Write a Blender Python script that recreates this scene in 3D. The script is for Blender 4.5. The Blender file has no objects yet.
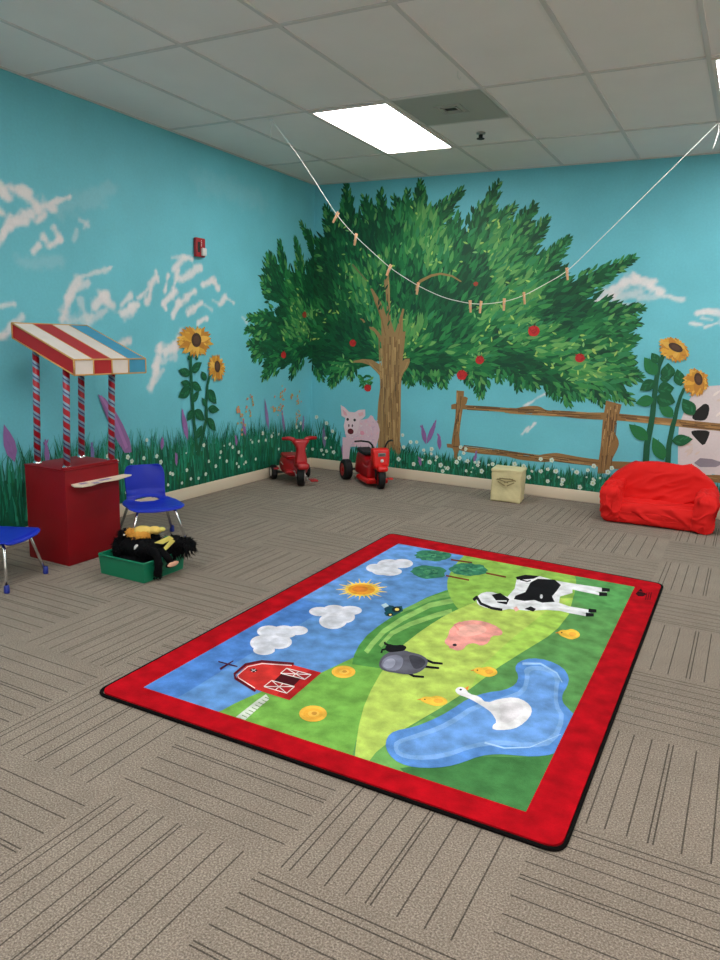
import bpy, bmesh, math, random
import numpy as np
from mathutils import Vector, Matrix, noise
random.seed(7)
PI = math.pi
SC = bpy.context.scene
COL = SC.collection

# ------------------------------------------------------------------ camera
F = 730.137
CX, CY, CZ = 4.04143, -6.53002, 1.37267
RM = [[0.8817870434169373, 0.4706429051121842, 0.0307711866781269],
      [0.11718837600007098, -0.15543127244255994, -0.9808710435512676],
      [-0.4568571927774395, 0.8685254028607629, -0.19221115990770976]]   # rows: right, down, forward
H = 2.838
cam_d = bpy.data.cameras.new('camera')
cam = bpy.data.objects.new('camera', cam_d); COL.objects.link(cam)
cam_d.sensor_fit = 'VERTICAL'; cam_d.sensor_height = 36.0
cam_d.lens = F / 960 * 36.0
cam_d.clip_start = 0.05; cam_d.clip_end = 60
r_, d_, f_ = (Vector(v) for v in RM)
M = Matrix((r_, -d_, -f_)).transposed().to_4x4()
M.translation = (CX, CY, CZ)
cam.matrix_world = M
SC.camera = cam

# ------------------------------------------------------------------ world / exposure
w = bpy.data.worlds.new('world'); SC.world = w; w.use_nodes = True
w.node_tree.nodes['Background'].inputs[0].default_value = (0.75, 0.8, 0.9, 1)
w.node_tree.nodes['Background'].inputs[1].default_value = 0.05
SC.view_settings.view_transform = 'Standard'
SC.view_settings.look = 'None'
SC.view_settings.gamma = 1
SC.view_settings.use_curve_mapping = False
SC.view_settings.exposure = 0.0
LAMP = 15.5     # radiance of the lay-in ceiling panels
LAMP_COL = (1.0, 0.985, 0.96)

# ------------------------------------------------------------------ helpers
def s2l(c):
    c = c / 255.0
    return c / 12.92 if c <= 0.04045 else ((c + 0.055) / 1.055) ** 2.4
def rgb(r, g, b): return (s2l(r), s2l(g), s2l(b), 1.0)

def ray(u, v):
    a, b = (u - 360) / F, (v - 480) / F
    return [RM[0][i] * a + RM[1][i] * b + RM[2][i] for i in range(3)]
def on_floor(u, v, z=0.0):
    d = ray(u, v); t = (z - CZ) / d[2]
    return (CX + t * d[0], CY + t * d[1])
def on_wall(u, v):
    """photo measurement -> unrolled wall coordinate (s<0 left wall, s>0 back wall) and height"""
    d = ray(u, v)
    tl = (0 - CX) / d[0] if d[0] < 0 else 1e9
    tb = (0 - CY) / d[1] if d[1] > 0 else 1e9
    if tl < tb: return (CY + tl * d[1], CZ + tl * d[2])
    return (CX + tb * d[0], CZ + tb * d[2])

def mat(name, base, rough=0.6, metal=0.0, noise_scale=None, noise_amt=0.0, bump=0.0, bump_scale=60.0, spec=None, sheen=0.0):
    m = bpy.data.materials.new(name); m.use_nodes = True
    nt = m.node_tree; b = nt.nodes['Principled BSDF']
    b.inputs['Base Color'].default_value = base
    b.inputs['Roughness'].default_value = rough
    b.inputs['Metallic'].default_value = metal
    if spec is not None: b.inputs['Specular IOR Level'].default_value = spec
    if sheen: b.inputs['Sheen Weight'].default_value = sheen
    if noise_amt:
        co = nt.nodes.new('ShaderNodeTexCoord')
        n = nt.nodes.new('ShaderNodeTexNoise'); n.inputs['Scale'].default_value = noise_scale or 20
        n.inputs['Detail'].default_value = 4
        nt.links.new(co.outputs['Object'], n.inputs['Vector'])
        mr = nt.nodes.new('ShaderNodeMapRange')
        mr.inputs['From Min'].default_value = 0.3; mr.inputs['From Max'].default_value = 0.7
        mr.inputs['To Min'].default_value = 1 - noise_amt; mr.inputs['To Max'].default_value = 1 + noise_amt
        nt.links.new(n.outputs['Fac'], mr.inputs['Value'])
        mx = nt.nodes.new('ShaderNodeVectorMath'); mx.operation = 'SCALE'
        mx.inputs[0].default_value = base[:3]
        nt.links.new(mr.outputs[0], mx.inputs['Scale'])
        nt.links.new(mx.outputs[0], b.inputs['Base Color'])
    if bump:
        co = nt.nodes.new('ShaderNodeTexCoord')
        n = nt.nodes.new('ShaderNodeTexNoise'); n.inputs['Scale'].default_value = bump_scale
        n.inputs['Detail'].default_value = 3
        nt.links.new(co.outputs['Object'], n.inputs['Vector'])
        bp = nt.nodes.new('ShaderNodeBump'); bp.inputs['Strength'].default_value = bump
        bp.inputs['Distance'].default_value = 0.01
        nt.links.new(n.outputs['Fac'], bp.inputs['Height'])
        nt.links.new(bp.outputs[0], b.inputs['Normal'])
    return m

def paint_mat(name, rough, amt, scale, bump=0.0, bump_scale=200.0, sheen=0.0, stretch=(1, 1, 1), fine=0.0, fine_scale=400):
    """colour comes from the painted colour attribute, mottled a little by noise"""
    m = bpy.data.materials.new(name); m.use_nodes = True
    nt = m.node_tree; L = nt.links; b = nt.nodes['Principled BSDF']
    b.inputs['Roughness'].default_value = rough
    if sheen: b.inputs['Sheen Weight'].default_value = sheen
    at = nt.nodes.new('ShaderNodeAttribute'); at.attribute_name = 'paint'
    co = nt.nodes.new('ShaderNodeTexCoord')
    mp = nt.nodes.new('ShaderNodeMapping'); mp.inputs['Scale'].default_value = stretch
    L.new(co.outputs['Object'], mp.inputs['Vector'])
    n = nt.nodes.new('ShaderNodeTexNoise'); n.inputs['Scale'].default_value = scale; n.inputs['Detail'].default_value = 5
    L.new(mp.outputs[0], n.inputs['Vector'])
    mr = nt.nodes.new('ShaderNodeMapRange')
    mr.inputs['From Min'].default_value = 0.3; mr.inputs['From Max'].default_value = 0.7
    mr.inputs['To Min'].default_value = 1 - amt; mr.inputs['To Max'].default_value = 1 + amt
    L.new(n.outputs['Fac'], mr.inputs['Value'])
    sc = nt.nodes.new('ShaderNodeVectorMath'); sc.operation = 'SCALE'
    L.new(at.outputs['Color'], sc.inputs[0]); L.new(mr.outputs[0], sc.inputs['Scale'])
    out = sc
    if fine:
        n2 = nt.nodes.new('ShaderNodeTexNoise'); n2.inputs['Scale'].default_value = fine_scale
        L.new(co.outputs['Object'], n2.inputs['Vector'])
        m2 = nt.nodes.new('ShaderNodeMapRange')
        m2.inputs['From Min'].default_value = 0.3; m2.inputs['From Max'].default_value = 0.7
        m2.inputs['To Min'].default_value = 1 - fine; m2.inputs['To Max'].default_value = 1 + fine
        L.new(n2.outputs['Fac'], m2.inputs['Value'])
        s2 = nt.nodes.new('ShaderNodeVectorMath'); s2.operation = 'SCALE'
        L.new(sc.outputs[0], s2.inputs[0]); L.new(m2.outputs[0], s2.inputs['Scale'])
        out = s2
    L.new(out.outputs[0], b.inputs['Base Color'])
    if bump:
        n3 = nt.nodes.new('ShaderNodeTexNoise'); n3.inputs['Scale'].default_value = bump_scale
        L.new(co.outputs['Object'], n3.inputs['Vector'])
        bp = nt.nodes.new('ShaderNodeBump'); bp.inputs['Strength'].default_value = bump; bp.inputs['Distance'].default_value = 0.004
        L.new(n3.outputs['Fac'], bp.inputs['Height']); L.new(bp.outputs[0], b.inputs['Normal'])
    return m

class MB:
    """collects shapes into one mesh"""
    def __init__(self): self.v = []; self.f = []; self.c = []; self.sm = []
    def add(self, vs, fs, smooth=False, col=None):
        o = len(self.v)
        self.v += [tuple(p) for p in vs]
        self.f += [tuple(i + o for i in f) for f in fs]
        self.sm += [smooth] * len(fs)
        if col is not None: self.c += [col] * len(vs)
        return self
    def box(self, x0, x1, y0, y1, z0, z1, bev=0.0, M=None):
        if bev:
            return self.rbox(((x0+x1)/2, (y0+y1)/2, (z0+z1)/2), (x1-x0, y1-y0, z1-z0), bev, 2, M=M)
        vs = [(x, y, z) for z in (z0, z1) for y in (y0, y1) for x in (x0, x1)]
        if M: vs = [M @ Vector(p) for p in vs]
        return self.add(vs, [(0,2,3,1), (4,5,7,6), (0,1,5,4), (2,6,7,3), (0,4,6,2), (1,3,7,5)])
    def rbox(self, c, s, r, n=4, M=None, fn=None, smooth=True, seg=0):
        """box with rounded edges; n divisions across each rounding, seg extra divisions across flats"""
        r = min(r, min(s) / 2 - 1e-5)
        def axis(h):
            a = [-h + r - r * math.cos(PI/2 * i/n) for i in range(n)]  # rounding
            flat = [-(h-r) + 2*(h-r) * i/(seg+1) for i in range(seg+2)]
            b = [-q for q in reversed(a)]
            return a + flat + b
        hx, hy, hz = (q/2 for q in s)
        ax = [axis(hx), axis(hy), axis(hz)]
        hs = (hx, hy, hz)
        def proj(p):
            q = [max(-(hs[i]-r), min(hs[i]-r, p[i])) for i in range(3)]
            d = Vector(p) - Vector(q)
            # spread with tangent mapping
            if d.length > 1e-9: d = d.normalized() * r
            return Vector(q) + d
        vs = []; fs = []; idx = {}
        def vid(p):
            k = (round(p[0], 6), round(p[1], 6), round(p[2], 6))
            if k not in idx:
                idx[k] = len(vs); vs.append(p)
            return idx[k]
        for a in range(3):
            b1, b2 = (a+1) % 3, (a+2) % 3
            for sg in (-1, 1):
                for i in range(len(ax[b1])-1):
                    for j in range(len(ax[b2])-1):
                        q = []
                        for (ii, jj) in ((i, j), (i+1, j), (i+1, j+1), (i, j+1)):
                            p = [0, 0, 0]; p[a] = sg*hs[a]; p[b1] = ax[b1][ii]; p[b2] = ax[b2][jj]
                            q.append(vid(tuple(p)))
                        if sg < 0: q.reverse()
                        if len(set(q)) == 4: fs.append(tuple(q))
        out = []
        for p in vs:
            q = proj(p) + Vector(c)
            if fn: q = Vector(fn(q))
            if M: q = M @ q
            out.append(q)
        return self.add(out, fs, smooth)
    def tube(self, pts, r, n=10, closed=False, caps=True, fn=None):
        pts = [Vector(p) for p in pts]; m = len(pts)
        rs = r if isinstance(r, (list, tuple)) else [r]*m
        rings = []; ref = None
        for i, p in enumerate(pts):
            if closed: t = pts[(i+1) % m] - pts[i-1]
            elif i == 0: t = pts[1]-pts[0]
            elif i == m-1: t = pts[-1]-pts[-2]
            else: t = (pts[i+1]-pts[i]).normalized() + (pts[i]-pts[i-1]).normalized()
            t.normalize()
            if ref is None:
                ref = Vector((0, 0, 1)) if abs(t.z) < 0.9 else Vector((1, 0, 0))
            u = ref - t * ref.dot(t); u.normalize(); ref = u; v = t.cross(u)
            rings.append([p + (u*math.cos(2*PI*k/n) + v*math.sin(2*PI*k/n))*rs[i] for k in range(n)])
        vs = [q for rg in rings for q in rg]; fs = []
        for i in range(m if closed else m-1):
            a = i*n; b = ((i+1) % m)*n
            for k in range(n): fs.append((a+k, a+(k+1) % n, b+(k+1) % n, b+k))
        if caps and not closed:
            fs.append(tuple(reversed(range(n)))); fs.append(tuple((m-1)*n+k for k in range(n)))
        return self.add(vs, fs, True)
    def cyl(self, p0, p1, r0, r1=None, n=16):
        p0 = Vector(p0); p1 = Vector(p1); r1 = r0 if r1 is None else r1
        t = (p1-p0).normalized(); u = t.orthogonal().normalized(); v = t.cross(u)
        vs = []
        for p, r in ((p0, r0), (p1, r1)):
            vs += [p + (u*math.cos(2*PI*k/n) + v*math.sin(2*PI*k/n))*r for k in range(n)]
        o = len(self.v)
        self.add(vs, [(k, (k+1) % n, n+(k+1) % n, n+k) for k in range(n)], True)
        self.f += [tuple(o+k for k in reversed(range(n))), tuple(o+n+k for k in range(n))]; self.sm += [False, False]
        return self
    def lathe(self, prof, c=(0, 0, 0), axis='Z', n=24):
        vs = []; fs = []
        for (r, h) in prof:
            for k in range(n):
                a = 2*PI*k/n; x, y = r*math.cos(a), r*math.sin(a)
                p = {'Z': (x, y, h), 'Y': (x, h, -y), 'X': (h, x, y)}[axis]
                vs.append((p[0]+c[0], p[1]+c[1], p[2]+c[2]))
        for i in range(len(prof)-1):
            for k in range(n):
                fs.append((i*n+k, i*n+(k+1) % n, (i+1)*n+(k+1) % n, (i+1)*n+k))
        return self.add(vs, fs, True)
    def ell(self, c, s, n=16, fn=None, M=None):
        vs = []; fs = []
        m = n//2+1
        for i in range(m+1):
            th = PI*i/m
            for k in range(n):
                ph = 2*PI*k/n
                p = Vector((s[0]*math.sin(th)*math.cos(ph), s[1]*math.sin(th)*math.sin(ph), s[2]*math.cos(th)))
                if M: p = M @ p
                p = p + Vector(c)
                if fn: p = Vector(fn(p))
                vs.append(p)
        for i in range(m):
            for k in range(n): fs.append((i*n+k, (i+1)*n+k, (i+1)*n+(k+1) % n, i*n+(k+1) % n))
        return self.add(vs, fs, True)
    def extrude(self, pts2, z0, z1, plane='XY', c=(0, 0, 0), smooth=False):
        """closed outline pulled to a thickness"""
        n = len(pts2); vs = []
        for z in (z0, z1):
            for (a, b) in pts2:
                p = {'XY': (a, b, z), 'XZ': (a, z, b), 'YZ': (z, a, b)}[plane]
                vs.append((p[0]+c[0], p[1]+c[1], p[2]+c[2]))
        fs = [tuple(reversed(range(n))), tuple(n+k for k in range(n))]
        fs += [(k, (k+1) % n, n+(k+1) % n, n+k) for k in range(n)]
        return self.add(vs, fs, smooth)
    def build(self, name, m, parent=None, fixn=True):
        me = bpy.data.meshes.new(name)
        me.from_pydata(self.v, [], self.f)
        me.materials.append(m)
        me.polygons.foreach_set('use_smooth', self.sm)
        if self.c:
            at = me.color_attributes.new('paint', 'FLOAT_COLOR', 'POINT')
            at.data.foreach_set('color', np.array(self.c, dtype=np.float32).ravel())
        if fixn and not self.c:
            bm = bmesh.new(); bm.from_mesh(me)
            bmesh.ops.recalc_face_normals(bm, faces=bm.faces); bm.to_mesh(me); bm.free()
        me.update()
        o = bpy.data.objects.new(name, me); COL.objects.link(o)
        if parent: o.parent = parent
        return o

def tag(o, label=None, cat=None, group=None, kind=None):
    if label: o['label'] = label
    if cat: o['category'] = cat
    if group: o['group'] = group
    if kind: o['kind'] = kind
    return o
def thing(name, label, cat, loc=(0, 0, 0), rz=0, group=None):
    o = bpy.data.objects.new(name, None); COL.objects.link(o)
    o.empty_display_size = 0.1
    o.location = loc; o.rotation_euler = (0, 0, rz)
    return tag(o, label, cat, group)
def children(o): return list(o.children)
def copy_tree(o, parent=None):
    c = o.copy(); COL.objects.link(c)
    if parent: c.parent = parent
    for ch in children(o): copy_tree(ch, c)
    return c

# ------------------------------------------------------------------ materials
m_ceil = mat('ceiling_tile', rgb(244, 235, 232), 0.9, noise_scale=3, noise_amt=0.02, bump=0.25, bump_scale=250)
m_bar = mat('ceiling_bar', rgb(214, 207, 204), 0.6)
m_base = mat('baseboard_vinyl', rgb(226, 211, 188), 0.5)
m_wall = paint_mat('mural_paint', 0.62, 0.05, 2.5, bump=0.12, bump_scale=90, fine=0.03, fine_scale=60)
m_plain = mat('cream_wall_paint', rgb(238, 232, 222), 0.6, bump=0.1, bump_scale=90)
m_redbox = mat('red_painted_board', rgb(132, 5, 18), 0.55, spec=.3, noise_scale=6, noise_amt=0.08, bump=0.08, bump_scale=40)
m_white = mat('white_paint', rgb(226, 214, 206), 0.6, noise_scale=12, noise_amt=.04)
m_canred = mat('canopy_red', rgb(176, 26, 32), 0.6, noise_scale=14, noise_amt=0.05)
m_canblue = mat('canopy_blue', rgb(64, 150, 186), 0.6, noise_scale=14, noise_amt=0.06)
m_gold = mat('gold_trim', rgb(206, 158, 92), 0.55)
m_blueplastic = mat('blue_plastic', rgb(16, 44, 182), 0.4, spec=.35)
m_chrome = mat('chrome', (0.8, 0.8, 0.82, 1), 0.2, 1.0)
m_footcap = mat('blue_foot_cap', rgb(26, 44, 140), 0.45)
m_green = mat('green_plastic', rgb(12, 122, 88), 0.38)
m_black = mat('black_fur', (0.003, 0.003, 0.004, 1), 0.9, spec=.12)
m_blackpl = mat('black_rubber', (0.006, 0.006, 0.007, 1), 0.6, spec=.3)
m_redpl = mat('red_plastic', rgb(166, 8, 20), 0.35)
m_redpl2 = mat('bright_red_plastic', rgb(216, 20, 18), 0.32)
m_redsteel = mat('red_painted_steel', rgb(176, 22, 34), 0.3)
m_white_pl = mat('white_plastic', rgb(225, 222, 220), 0.4)
m_sofa = mat('red_cotton', rgb(222, 32, 30), 0.8, spec=.2)
def add_folds(m):
    nt = m.node_tree; L = nt.links; co = nt.nodes.new('ShaderNodeTexCoord')
    mp = nt.nodes.new('ShaderNodeMapping'); mp.inputs['Rotation'].default_value = (0, .55, 0); mp.inputs['Scale'].default_value = (3.2, 9, 11)
    L.new(co.outputs['Object'], mp.inputs['Vector'])
    n = nt.nodes.new('ShaderNodeTexNoise'); n.noise_type = 'RIDGED_MULTIFRACTAL'; n.inputs['Scale'].default_value = 1.0; n.inputs['Detail'].default_value = 2.0; n.inputs['Distortion'].default_value = .5
    L.new(mp.outputs[0], n.inputs['Vector'])
    bp = nt.nodes.new('ShaderNodeBump'); bp.inputs['Strength'].default_value = .9; bp.inputs['Distance'].default_value = .022
    L.new(n.outputs['Fac'], bp.inputs['Height']); L.new(bp.outputs[0], nt.nodes['Principled BSDF'].inputs['Normal'])
add_folds(m_sofa)
m_wood = mat('pine', rgb(226, 176, 132), 0.6, noise_scale=30, noise_amt=0.08)
m_string = mat('white_cord', rgb(225, 225, 220), 0.7)
m_steel = mat('steel', (0.45, 0.45, 0.45, 1), 0.35, 1.0)
m_grey = mat('vent_grey', rgb(176, 174, 168), 0.6)
m_dark = mat('dark_slot', (0.02, 0.02, 0.02, 1), 0.7)
m_alarm = mat('alarm_red', rgb(170, 24, 34), 0.4)
m_gold_fur = mat('gold_fur', rgb(214, 150, 56), 0.85, noise_scale=40, noise_amt=0.15)
m_yellow = mat('yellow_felt', rgb(228, 214, 112), 0.8)
m_pink = mat('peach_felt', rgb(232, 178, 150), 0.8)
m_teal = mat('teal_felt', rgb(20, 110, 80), 0.8)
m_brown = mat('brown_plush', rgb(60, 32, 18), 0.85)

# ------------------------------------------------------------------ room shell
RX, RY = 7.3, -9.0      # room extends to the right and behind the camera

# carpet tiles: quarter-turned squares with irregular ribs
def carpet_mat():
    m = bpy.data.materials.new('carpet_tiles'); m.use_nodes = True
    nt = m.node_tree; N = nt.nodes; L = nt.links; b = N['Principled BSDF']
    b.inputs['Roughness'].default_value = 0.95; b.inputs['Specular IOR Level'].default_value = 0.15
    def math_(op, a, b_=None, c=None):
        n = N.new('ShaderNodeMath'); n.operation = op
        for i, q in enumerate((a, b_, c)):
            if q is None: continue
            if isinstance(q, (int, float)): n.inputs[i].default_value = q
            else: L.new(q, n.inputs[i])
        return n.outputs[0]
    co = N.new('ShaderNodeTexCoord'); sp = N.new('ShaderNodeSeparateXYZ')
    L.new(co.outputs['Object'], sp.inputs[0])
    T = 0.596
    tx = math_('DIVIDE', math_('SUBTRACT', sp.outputs[0], 3.656 - 10*T), T)
    ty = math_('DIVIDE', math_('SUBTRACT', sp.outputs[1], -5.12 - 10*T), T)
    ix, iy = math_('FLOOR', tx), math_('FLOOR', ty)
    fx, fy = math_('FRACT', tx), math_('FRACT', ty)
    par = math_('MODULO', math_('ADD', ix, iy), 2)        # checker parity
    # parity 1 -> ribs along Y (vary in x)
    u = math_('ADD', math_('MULTIPLY', fx, par), math_('MULTIPLY', fy, math_('SUBTRACT', 1, par)))
    cb = N.new('ShaderNodeCombineXYZ'); L.new(ix, cb.inputs[0]); L.new(iy, cb.inputs[1])
    wn = N.new('ShaderNodeTexWhiteNoise'); wn.noise_dimensions = '3D'; L.new(cb.outputs[0], wn.inputs['Vector'])
    flip = math_('GREATER_THAN', wn.outputs['Value'], 0.5)
    u2 = math_('ABSOLUTE', math_('SUBTRACT', flip, u))
    # slightly different rib spacing from tile to tile
    u3 = math_('POWER', u2, math_('ADD', 0.94, math_('MULTIPLY', wn.outputs['Value'], 0.12)))
    ramp = N.new('ShaderNodeValToRGB'); ramp.color_ramp.interpolation = 'CONSTANT'
    lines = [((k_-.1)/256, w_/256) for k_, w_ in ((17, 2), (28, 1.9), (51, 2), (74, 2), (100, 2), (124, 1.9), (130, 1.9), (161, 2), (192, 2), (221, 2))]
    e = ramp.color_ramp.elements
    e[0].position = 0; e[0].color = (1, 1, 1, 1); e[1].position = 0.999; e[1].color = (1, 1, 1, 1)
    for i, (p, wd) in enumerate(lines):
        k = e.new(p); g = 0.33; k.color = (g, g, g, 1)
        k = e.new(p + wd); k.color = (1, 1, 1, 1)
    L.new(u3, ramp.inputs[0])
    # yarn speckle
    n1 = N.new('ShaderNodeTexNoise'); n1.inputs['Scale'].default_value = 190; n1.inputs['Detail'].default_value = 5; n1.inputs['Roughness'].default_value = 0.7
    L.new(co.outputs['Object'], n1.inputs['Vector'])
    r1 = N.new('ShaderNodeValToRGB'); q = r1.color_ramp.elements
    q[0].position = 0.34; q[0].color = rgb(98, 89, 81); q[1].position = 0.66; q[1].color = rgb(180, 166, 153)
    k = q.new(0.5); k.color = rgb(138, 126, 114)
    L.new(n1.outputs['Fac'], r1.inputs[0])
    n2 = N.new('ShaderNodeTexNoise'); n2.inputs['Scale'].default_value = 7; n2.inputs['Detail'].default_value = 3
    L.new(co.outputs['Object'], n2.inputs['Vector'])
    mr = N.new('ShaderNodeMapRange'); mr.inputs['From Min'].default_value = .3; mr.inputs['From Max'].default_value = .7
    mr.inputs['To Min'].default_value = .93; mr.inputs['To Max'].default_value = 1.05
    L.new(n2.outputs['Fac'], mr.inputs['Value'])
    tone = math_('ADD', 0.97, math_('MULTIPLY', par, 0.05))
    mm = N.new('ShaderNodeVectorMath'); mm.operation = 'MULTIPLY'; L.new(r1.outputs[0], mm.inputs[0]); L.new(ramp.outputs[0], mm.inputs[1])
    m2 = N.new('ShaderNodeVectorMath'); m2.operation = 'SCALE'; L.new(mm.outputs[0], m2.inputs[0]); L.new(math_('MULTIPLY', mr.outputs[0], tone), m2.inputs['Scale'])
    L.new(m2.outputs[0], b.inputs['Base Color'])
    bp = N.new('ShaderNodeBump'); bp.inputs['Strength'].default_value = 0.5; bp.inputs['Distance'].default_value = 0.004
    L.new(n1.outputs['Fac'], bp.inputs['Height']); L.new(bp.outputs[0], b.inputs['Normal'])
    return m
tag(MB().box(-0.1, RX+0.1, RY-0.1, 0.1, -0.08, 0).build('floor', carpet_mat()), kind='structure')
tag(MB().box(-0.1, RX+0.1, RY-0.1, 0.1, H, H+0.08).build('ceiling', m_ceil), kind='structure')
# grid bars of the suspended ceiling (part of the ceiling)
G = 0.6096
gx0, gy0 = 1.2155, -0.876
grid = MB()
bw = 0.012
x = gx0 - 2*G
while x < RX:
    if x > 0.02: grid.box(x-bw, x+bw, RY, 0, H-0.006, H+0.001)
    x += G
y = gy0
while y > RY:
    grid.box(0, RX, y-bw, y+bw, H-0.0065, H+0.001); y -= 2*G
grid.box(0, 0.02, RY, 0, H-0.006, H+0.001); grid.box(0, RX, -0.02, 0, H-0.006, H+0.001)
grid.box(gx0+G, gx0+2*G, -1.4856-bw, -1.4856+bw, H-0.006, H+0.001)
tag(grid.build('trim_1', m_bar), kind='structure')

tag(MB().box(RX, RX+0.1, RY, 0, 0, H).build('wall_right', m_plain), kind='structure')
tag(MB().box(-0.1, RX+0.1, RY-0.1, RY, 0, H).build('wall_front', m_plain), kind='structure')
tag(MB().box(0, 0.012, RY, 0, 0, 0.10, 0.004).build('baseboard_left', m_base), kind='structure')
tag(MB().box(0.012, RX, -0.012, 0, 0, 0.10, 0.004).build('baseboard_back', m_base), kind='structure')

# ------------------------------------------------------------------ the mural
SKY = np.array(rgb(110, 198, 214)[:3])
S_LO, S_HI = -4.6, 4.7
strokes = []     # soft painted strokes: (s0,z0,s1,z1,w,alpha,colour)
WHITE = np.array(rgb(240, 236, 238)[:3])
def soft(x0, y0, x1, y1, wpx, a=0.9, col=WHITE):
    p = on_wall(x0, y0); q = on_wall(x1, y1)
    e = on_wall((x0+x1)/2, (y0+y1)/2 + 1)
    c = on_wall((x0+x1)/2, (y0+y1)/2)
    sc = abs(c[1]-e[1])
    strokes.append((p[0], p[1], q[0], q[1], wpx*sc*0.80, a, col))
for t in [(-14,190,2,190,7),(0,186,8,196,6),(12,189,26,192,6),(24,194,36,204,8),(38,206,52,207,7),(50,203,70,197,3),(46,214,37,222,4),(30,212,12,222,7),
          (10,215,4,232,5),(0,212,6,216,5),(8,228,-4,245,5),(16,222,26,222,5),(33,252,39,245,4),(44,238,50,246,5),(55,229,60,240,5),(50,247,60,238,4),
          (80,220,88,226,3,.45),(77,230,74,240,3,.35),(88,222,84,228,3,.4),
          (63,318,68,300,6),(68,300,77,280,6),(80,277,110,268,3,.7),(74,292,88,282,4,.7),(94,305,105,295,7),(100,292,112,304,6),(86,325,106,310,5,.55),(70,322,88,318,6,.5),
          (80,300,86,315,5,.45),(122,304,130,296,4,.8),(124,314,134,308,6),(130,306,137,304,4),(138,298,147,290,3),(147,302,155,276,4),(156,272,158,281,3),(150,284,145,296,3,.6),
          (165,291,168,275,3),(164,302,176,291,4),(172,296,178,271,4),(175,268,184,258,5),(184,257,192,259,3),(180,280,200,268,5,.85),(166,310,163,304,3),(173,316,180,300,4),
          (180,303,195,291,4),(188,312,198,305,4),(195,308,202,303,3),(172,258,190,256,2,.5),(203,285,215,280,4),(213,281,218,288,4),(198,322,207,318,3),(205,305,212,310,2,.4),
          (220,304,225,297,4),(225,297,234,303,2,.7),(213,300,222,305,2,.4),(242,317,247,322,2,.5),
          (151,387,156,368,5),(157,368,160,350,6),(160,352,175,348,7),(174,350,182,334,6),(162,362,176,356,5,.5),(153,383,163,370,4,.5),
          (-14,308,14,304,3,.7),(-14,342,8,333,5),(4,332,22,318,4,.7),(121,344,128,341,5),(108,268,112,267,2,.5),
          (594,304,612,294,4),(606,293,622,284,6),(622,283,636,279,6),(636,279,650,284,6),(652,287,662,292,5),(660,294,682,300,3,.7),(598,305,642,305,3,.5),
          (640,298,664,296,4,.45),(616,298,640,292,6,.6),
          (690,323,702,325,2,.8),(698,313,710,311,3,.9),(702,318,712,320,2,.6),(705,327,717,323,2,.8),(716,313,735,316,4,.8),(722,322,745,320,4,.7),
          (525,406,533,401,1.5,.8),(533,401,538,397,1.5,.8),(538,398,545,394,1.8,.8),(522,434,529,427,1.5,.8),(527,432,533,426,1.3,.8),(531,427,535,423,1.2,.8),
          (760,295,800,280,8),(790,282,830,292,8)]:
    soft(*t)
# broad thin washes of paint
for t in [(20,262,60,262,8,.12),(60,210,110,190,12,.10),(200,180,260,200,14,.06)]: soft(*t)

top_line = [on_wall(*p) for p in ((0,462),(60,452),(130,446),(200,437),(260,430),(300,428))] + [on_wall(*p) for p in ((330,434),(345,446),(400,446),(470,456),(545,462),(620,474),(700,480))]
top_line = [(S_LO-1, top_line[0][1])] + top_line + [(S_HI+1, top_line[-1][1])]
TLs = [p[0] for p in top_line]; TLz = [p[1] for p in top_line]
def grass_top(s): return float(np.interp(s, TLs, TLz))

def wall_grid(s_coords, zs):
    Sg, Zg = np.meshgrid(s_coords, zs, indexing='ij')
    c = np.empty(Sg.shape + (3,)); c[:] = SKY
    n1 = np.array([[noise.noise(Vector((s*0.9, z*1.6, 3.1))) for z in zs[::6]] for s in s_coords[::6]])
    n1 = np.kron(n1, np.ones((6, 6)))[:Sg.shape[0], :Sg.shape[1]]
    k = np.ones(5)/5
    n1 = np.apply_along_axis(lambda a: np.convolve(np.pad(a, 2, 'edge'), k, 'valid'), 0, n1)
    n1 = np.apply_along_axis(lambda a: np.convolve(np.pad(a, 2, 'edge'), k, 'valid'), 1, n1)
    c *= (1 + 0.10*n1)[..., None]
    jit = np.array([[noise.noise(Vector((s*13, z*13, 0))) + 0.5*noise.noise(Vector((s*34, z*34, 5))) for z in zs] for s in s_coords]) if len(s_coords) < 420 else 0
    for (s0, z0, s1, z1, wd, a, col) in strokes:
        L2 = (s1-s0)**2 + (z1-z0)**2 + 1e-9
        lo, hi = min(s0, s1)-3*wd, max(s0, s1)+3*wd
        i0, i1 = np.searchsorted(s_coords, lo), np.searchsorted(s_coords, hi)
        if i1 <= i0: continue
        S = Sg[i0:i1]; Z = Zg[i0:i1]
        t = np.clip(((S-s0)*(s1-s0) + (Z-z0)*(z1-z0))/L2, 0, 1)
        d = np.sqrt((S-s0-t*(s1-s0))**2 + (Z-z0-t*(z1-z0))**2)/wd
        d = d + 0.9*(jit[i0:i1] if not np.isscalar(jit) else 0)
        # crisp upper rim, feathered underside, like a dabbed brush
        al = a*np.clip((1.5-d)/1.0, 0, 1)**1.2
        tone = 1 - 0.10*np.clip((z0+z1)/2 - Z, -wd, wd)/wd*0 - 0.06*(np.clip(d, 0, 1))
        c[i0:i1] = c[i0:i1]*(1-al[..., None]) + (col*tone[..., None])*al[..., None]
    # dark underpainting of the grass
    GT = np.interp(Sg, TLs, TLz) - 0.05
    al = np.clip((GT - Zg)/0.10 + (jit*0.9 if not np.isscalar(jit) else 0), 0, 1)[..., None]
    gcol = np.array(rgb(0, 100, 74)[:3])
    c = c*(1-al) + gcol*al
    return c

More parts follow.
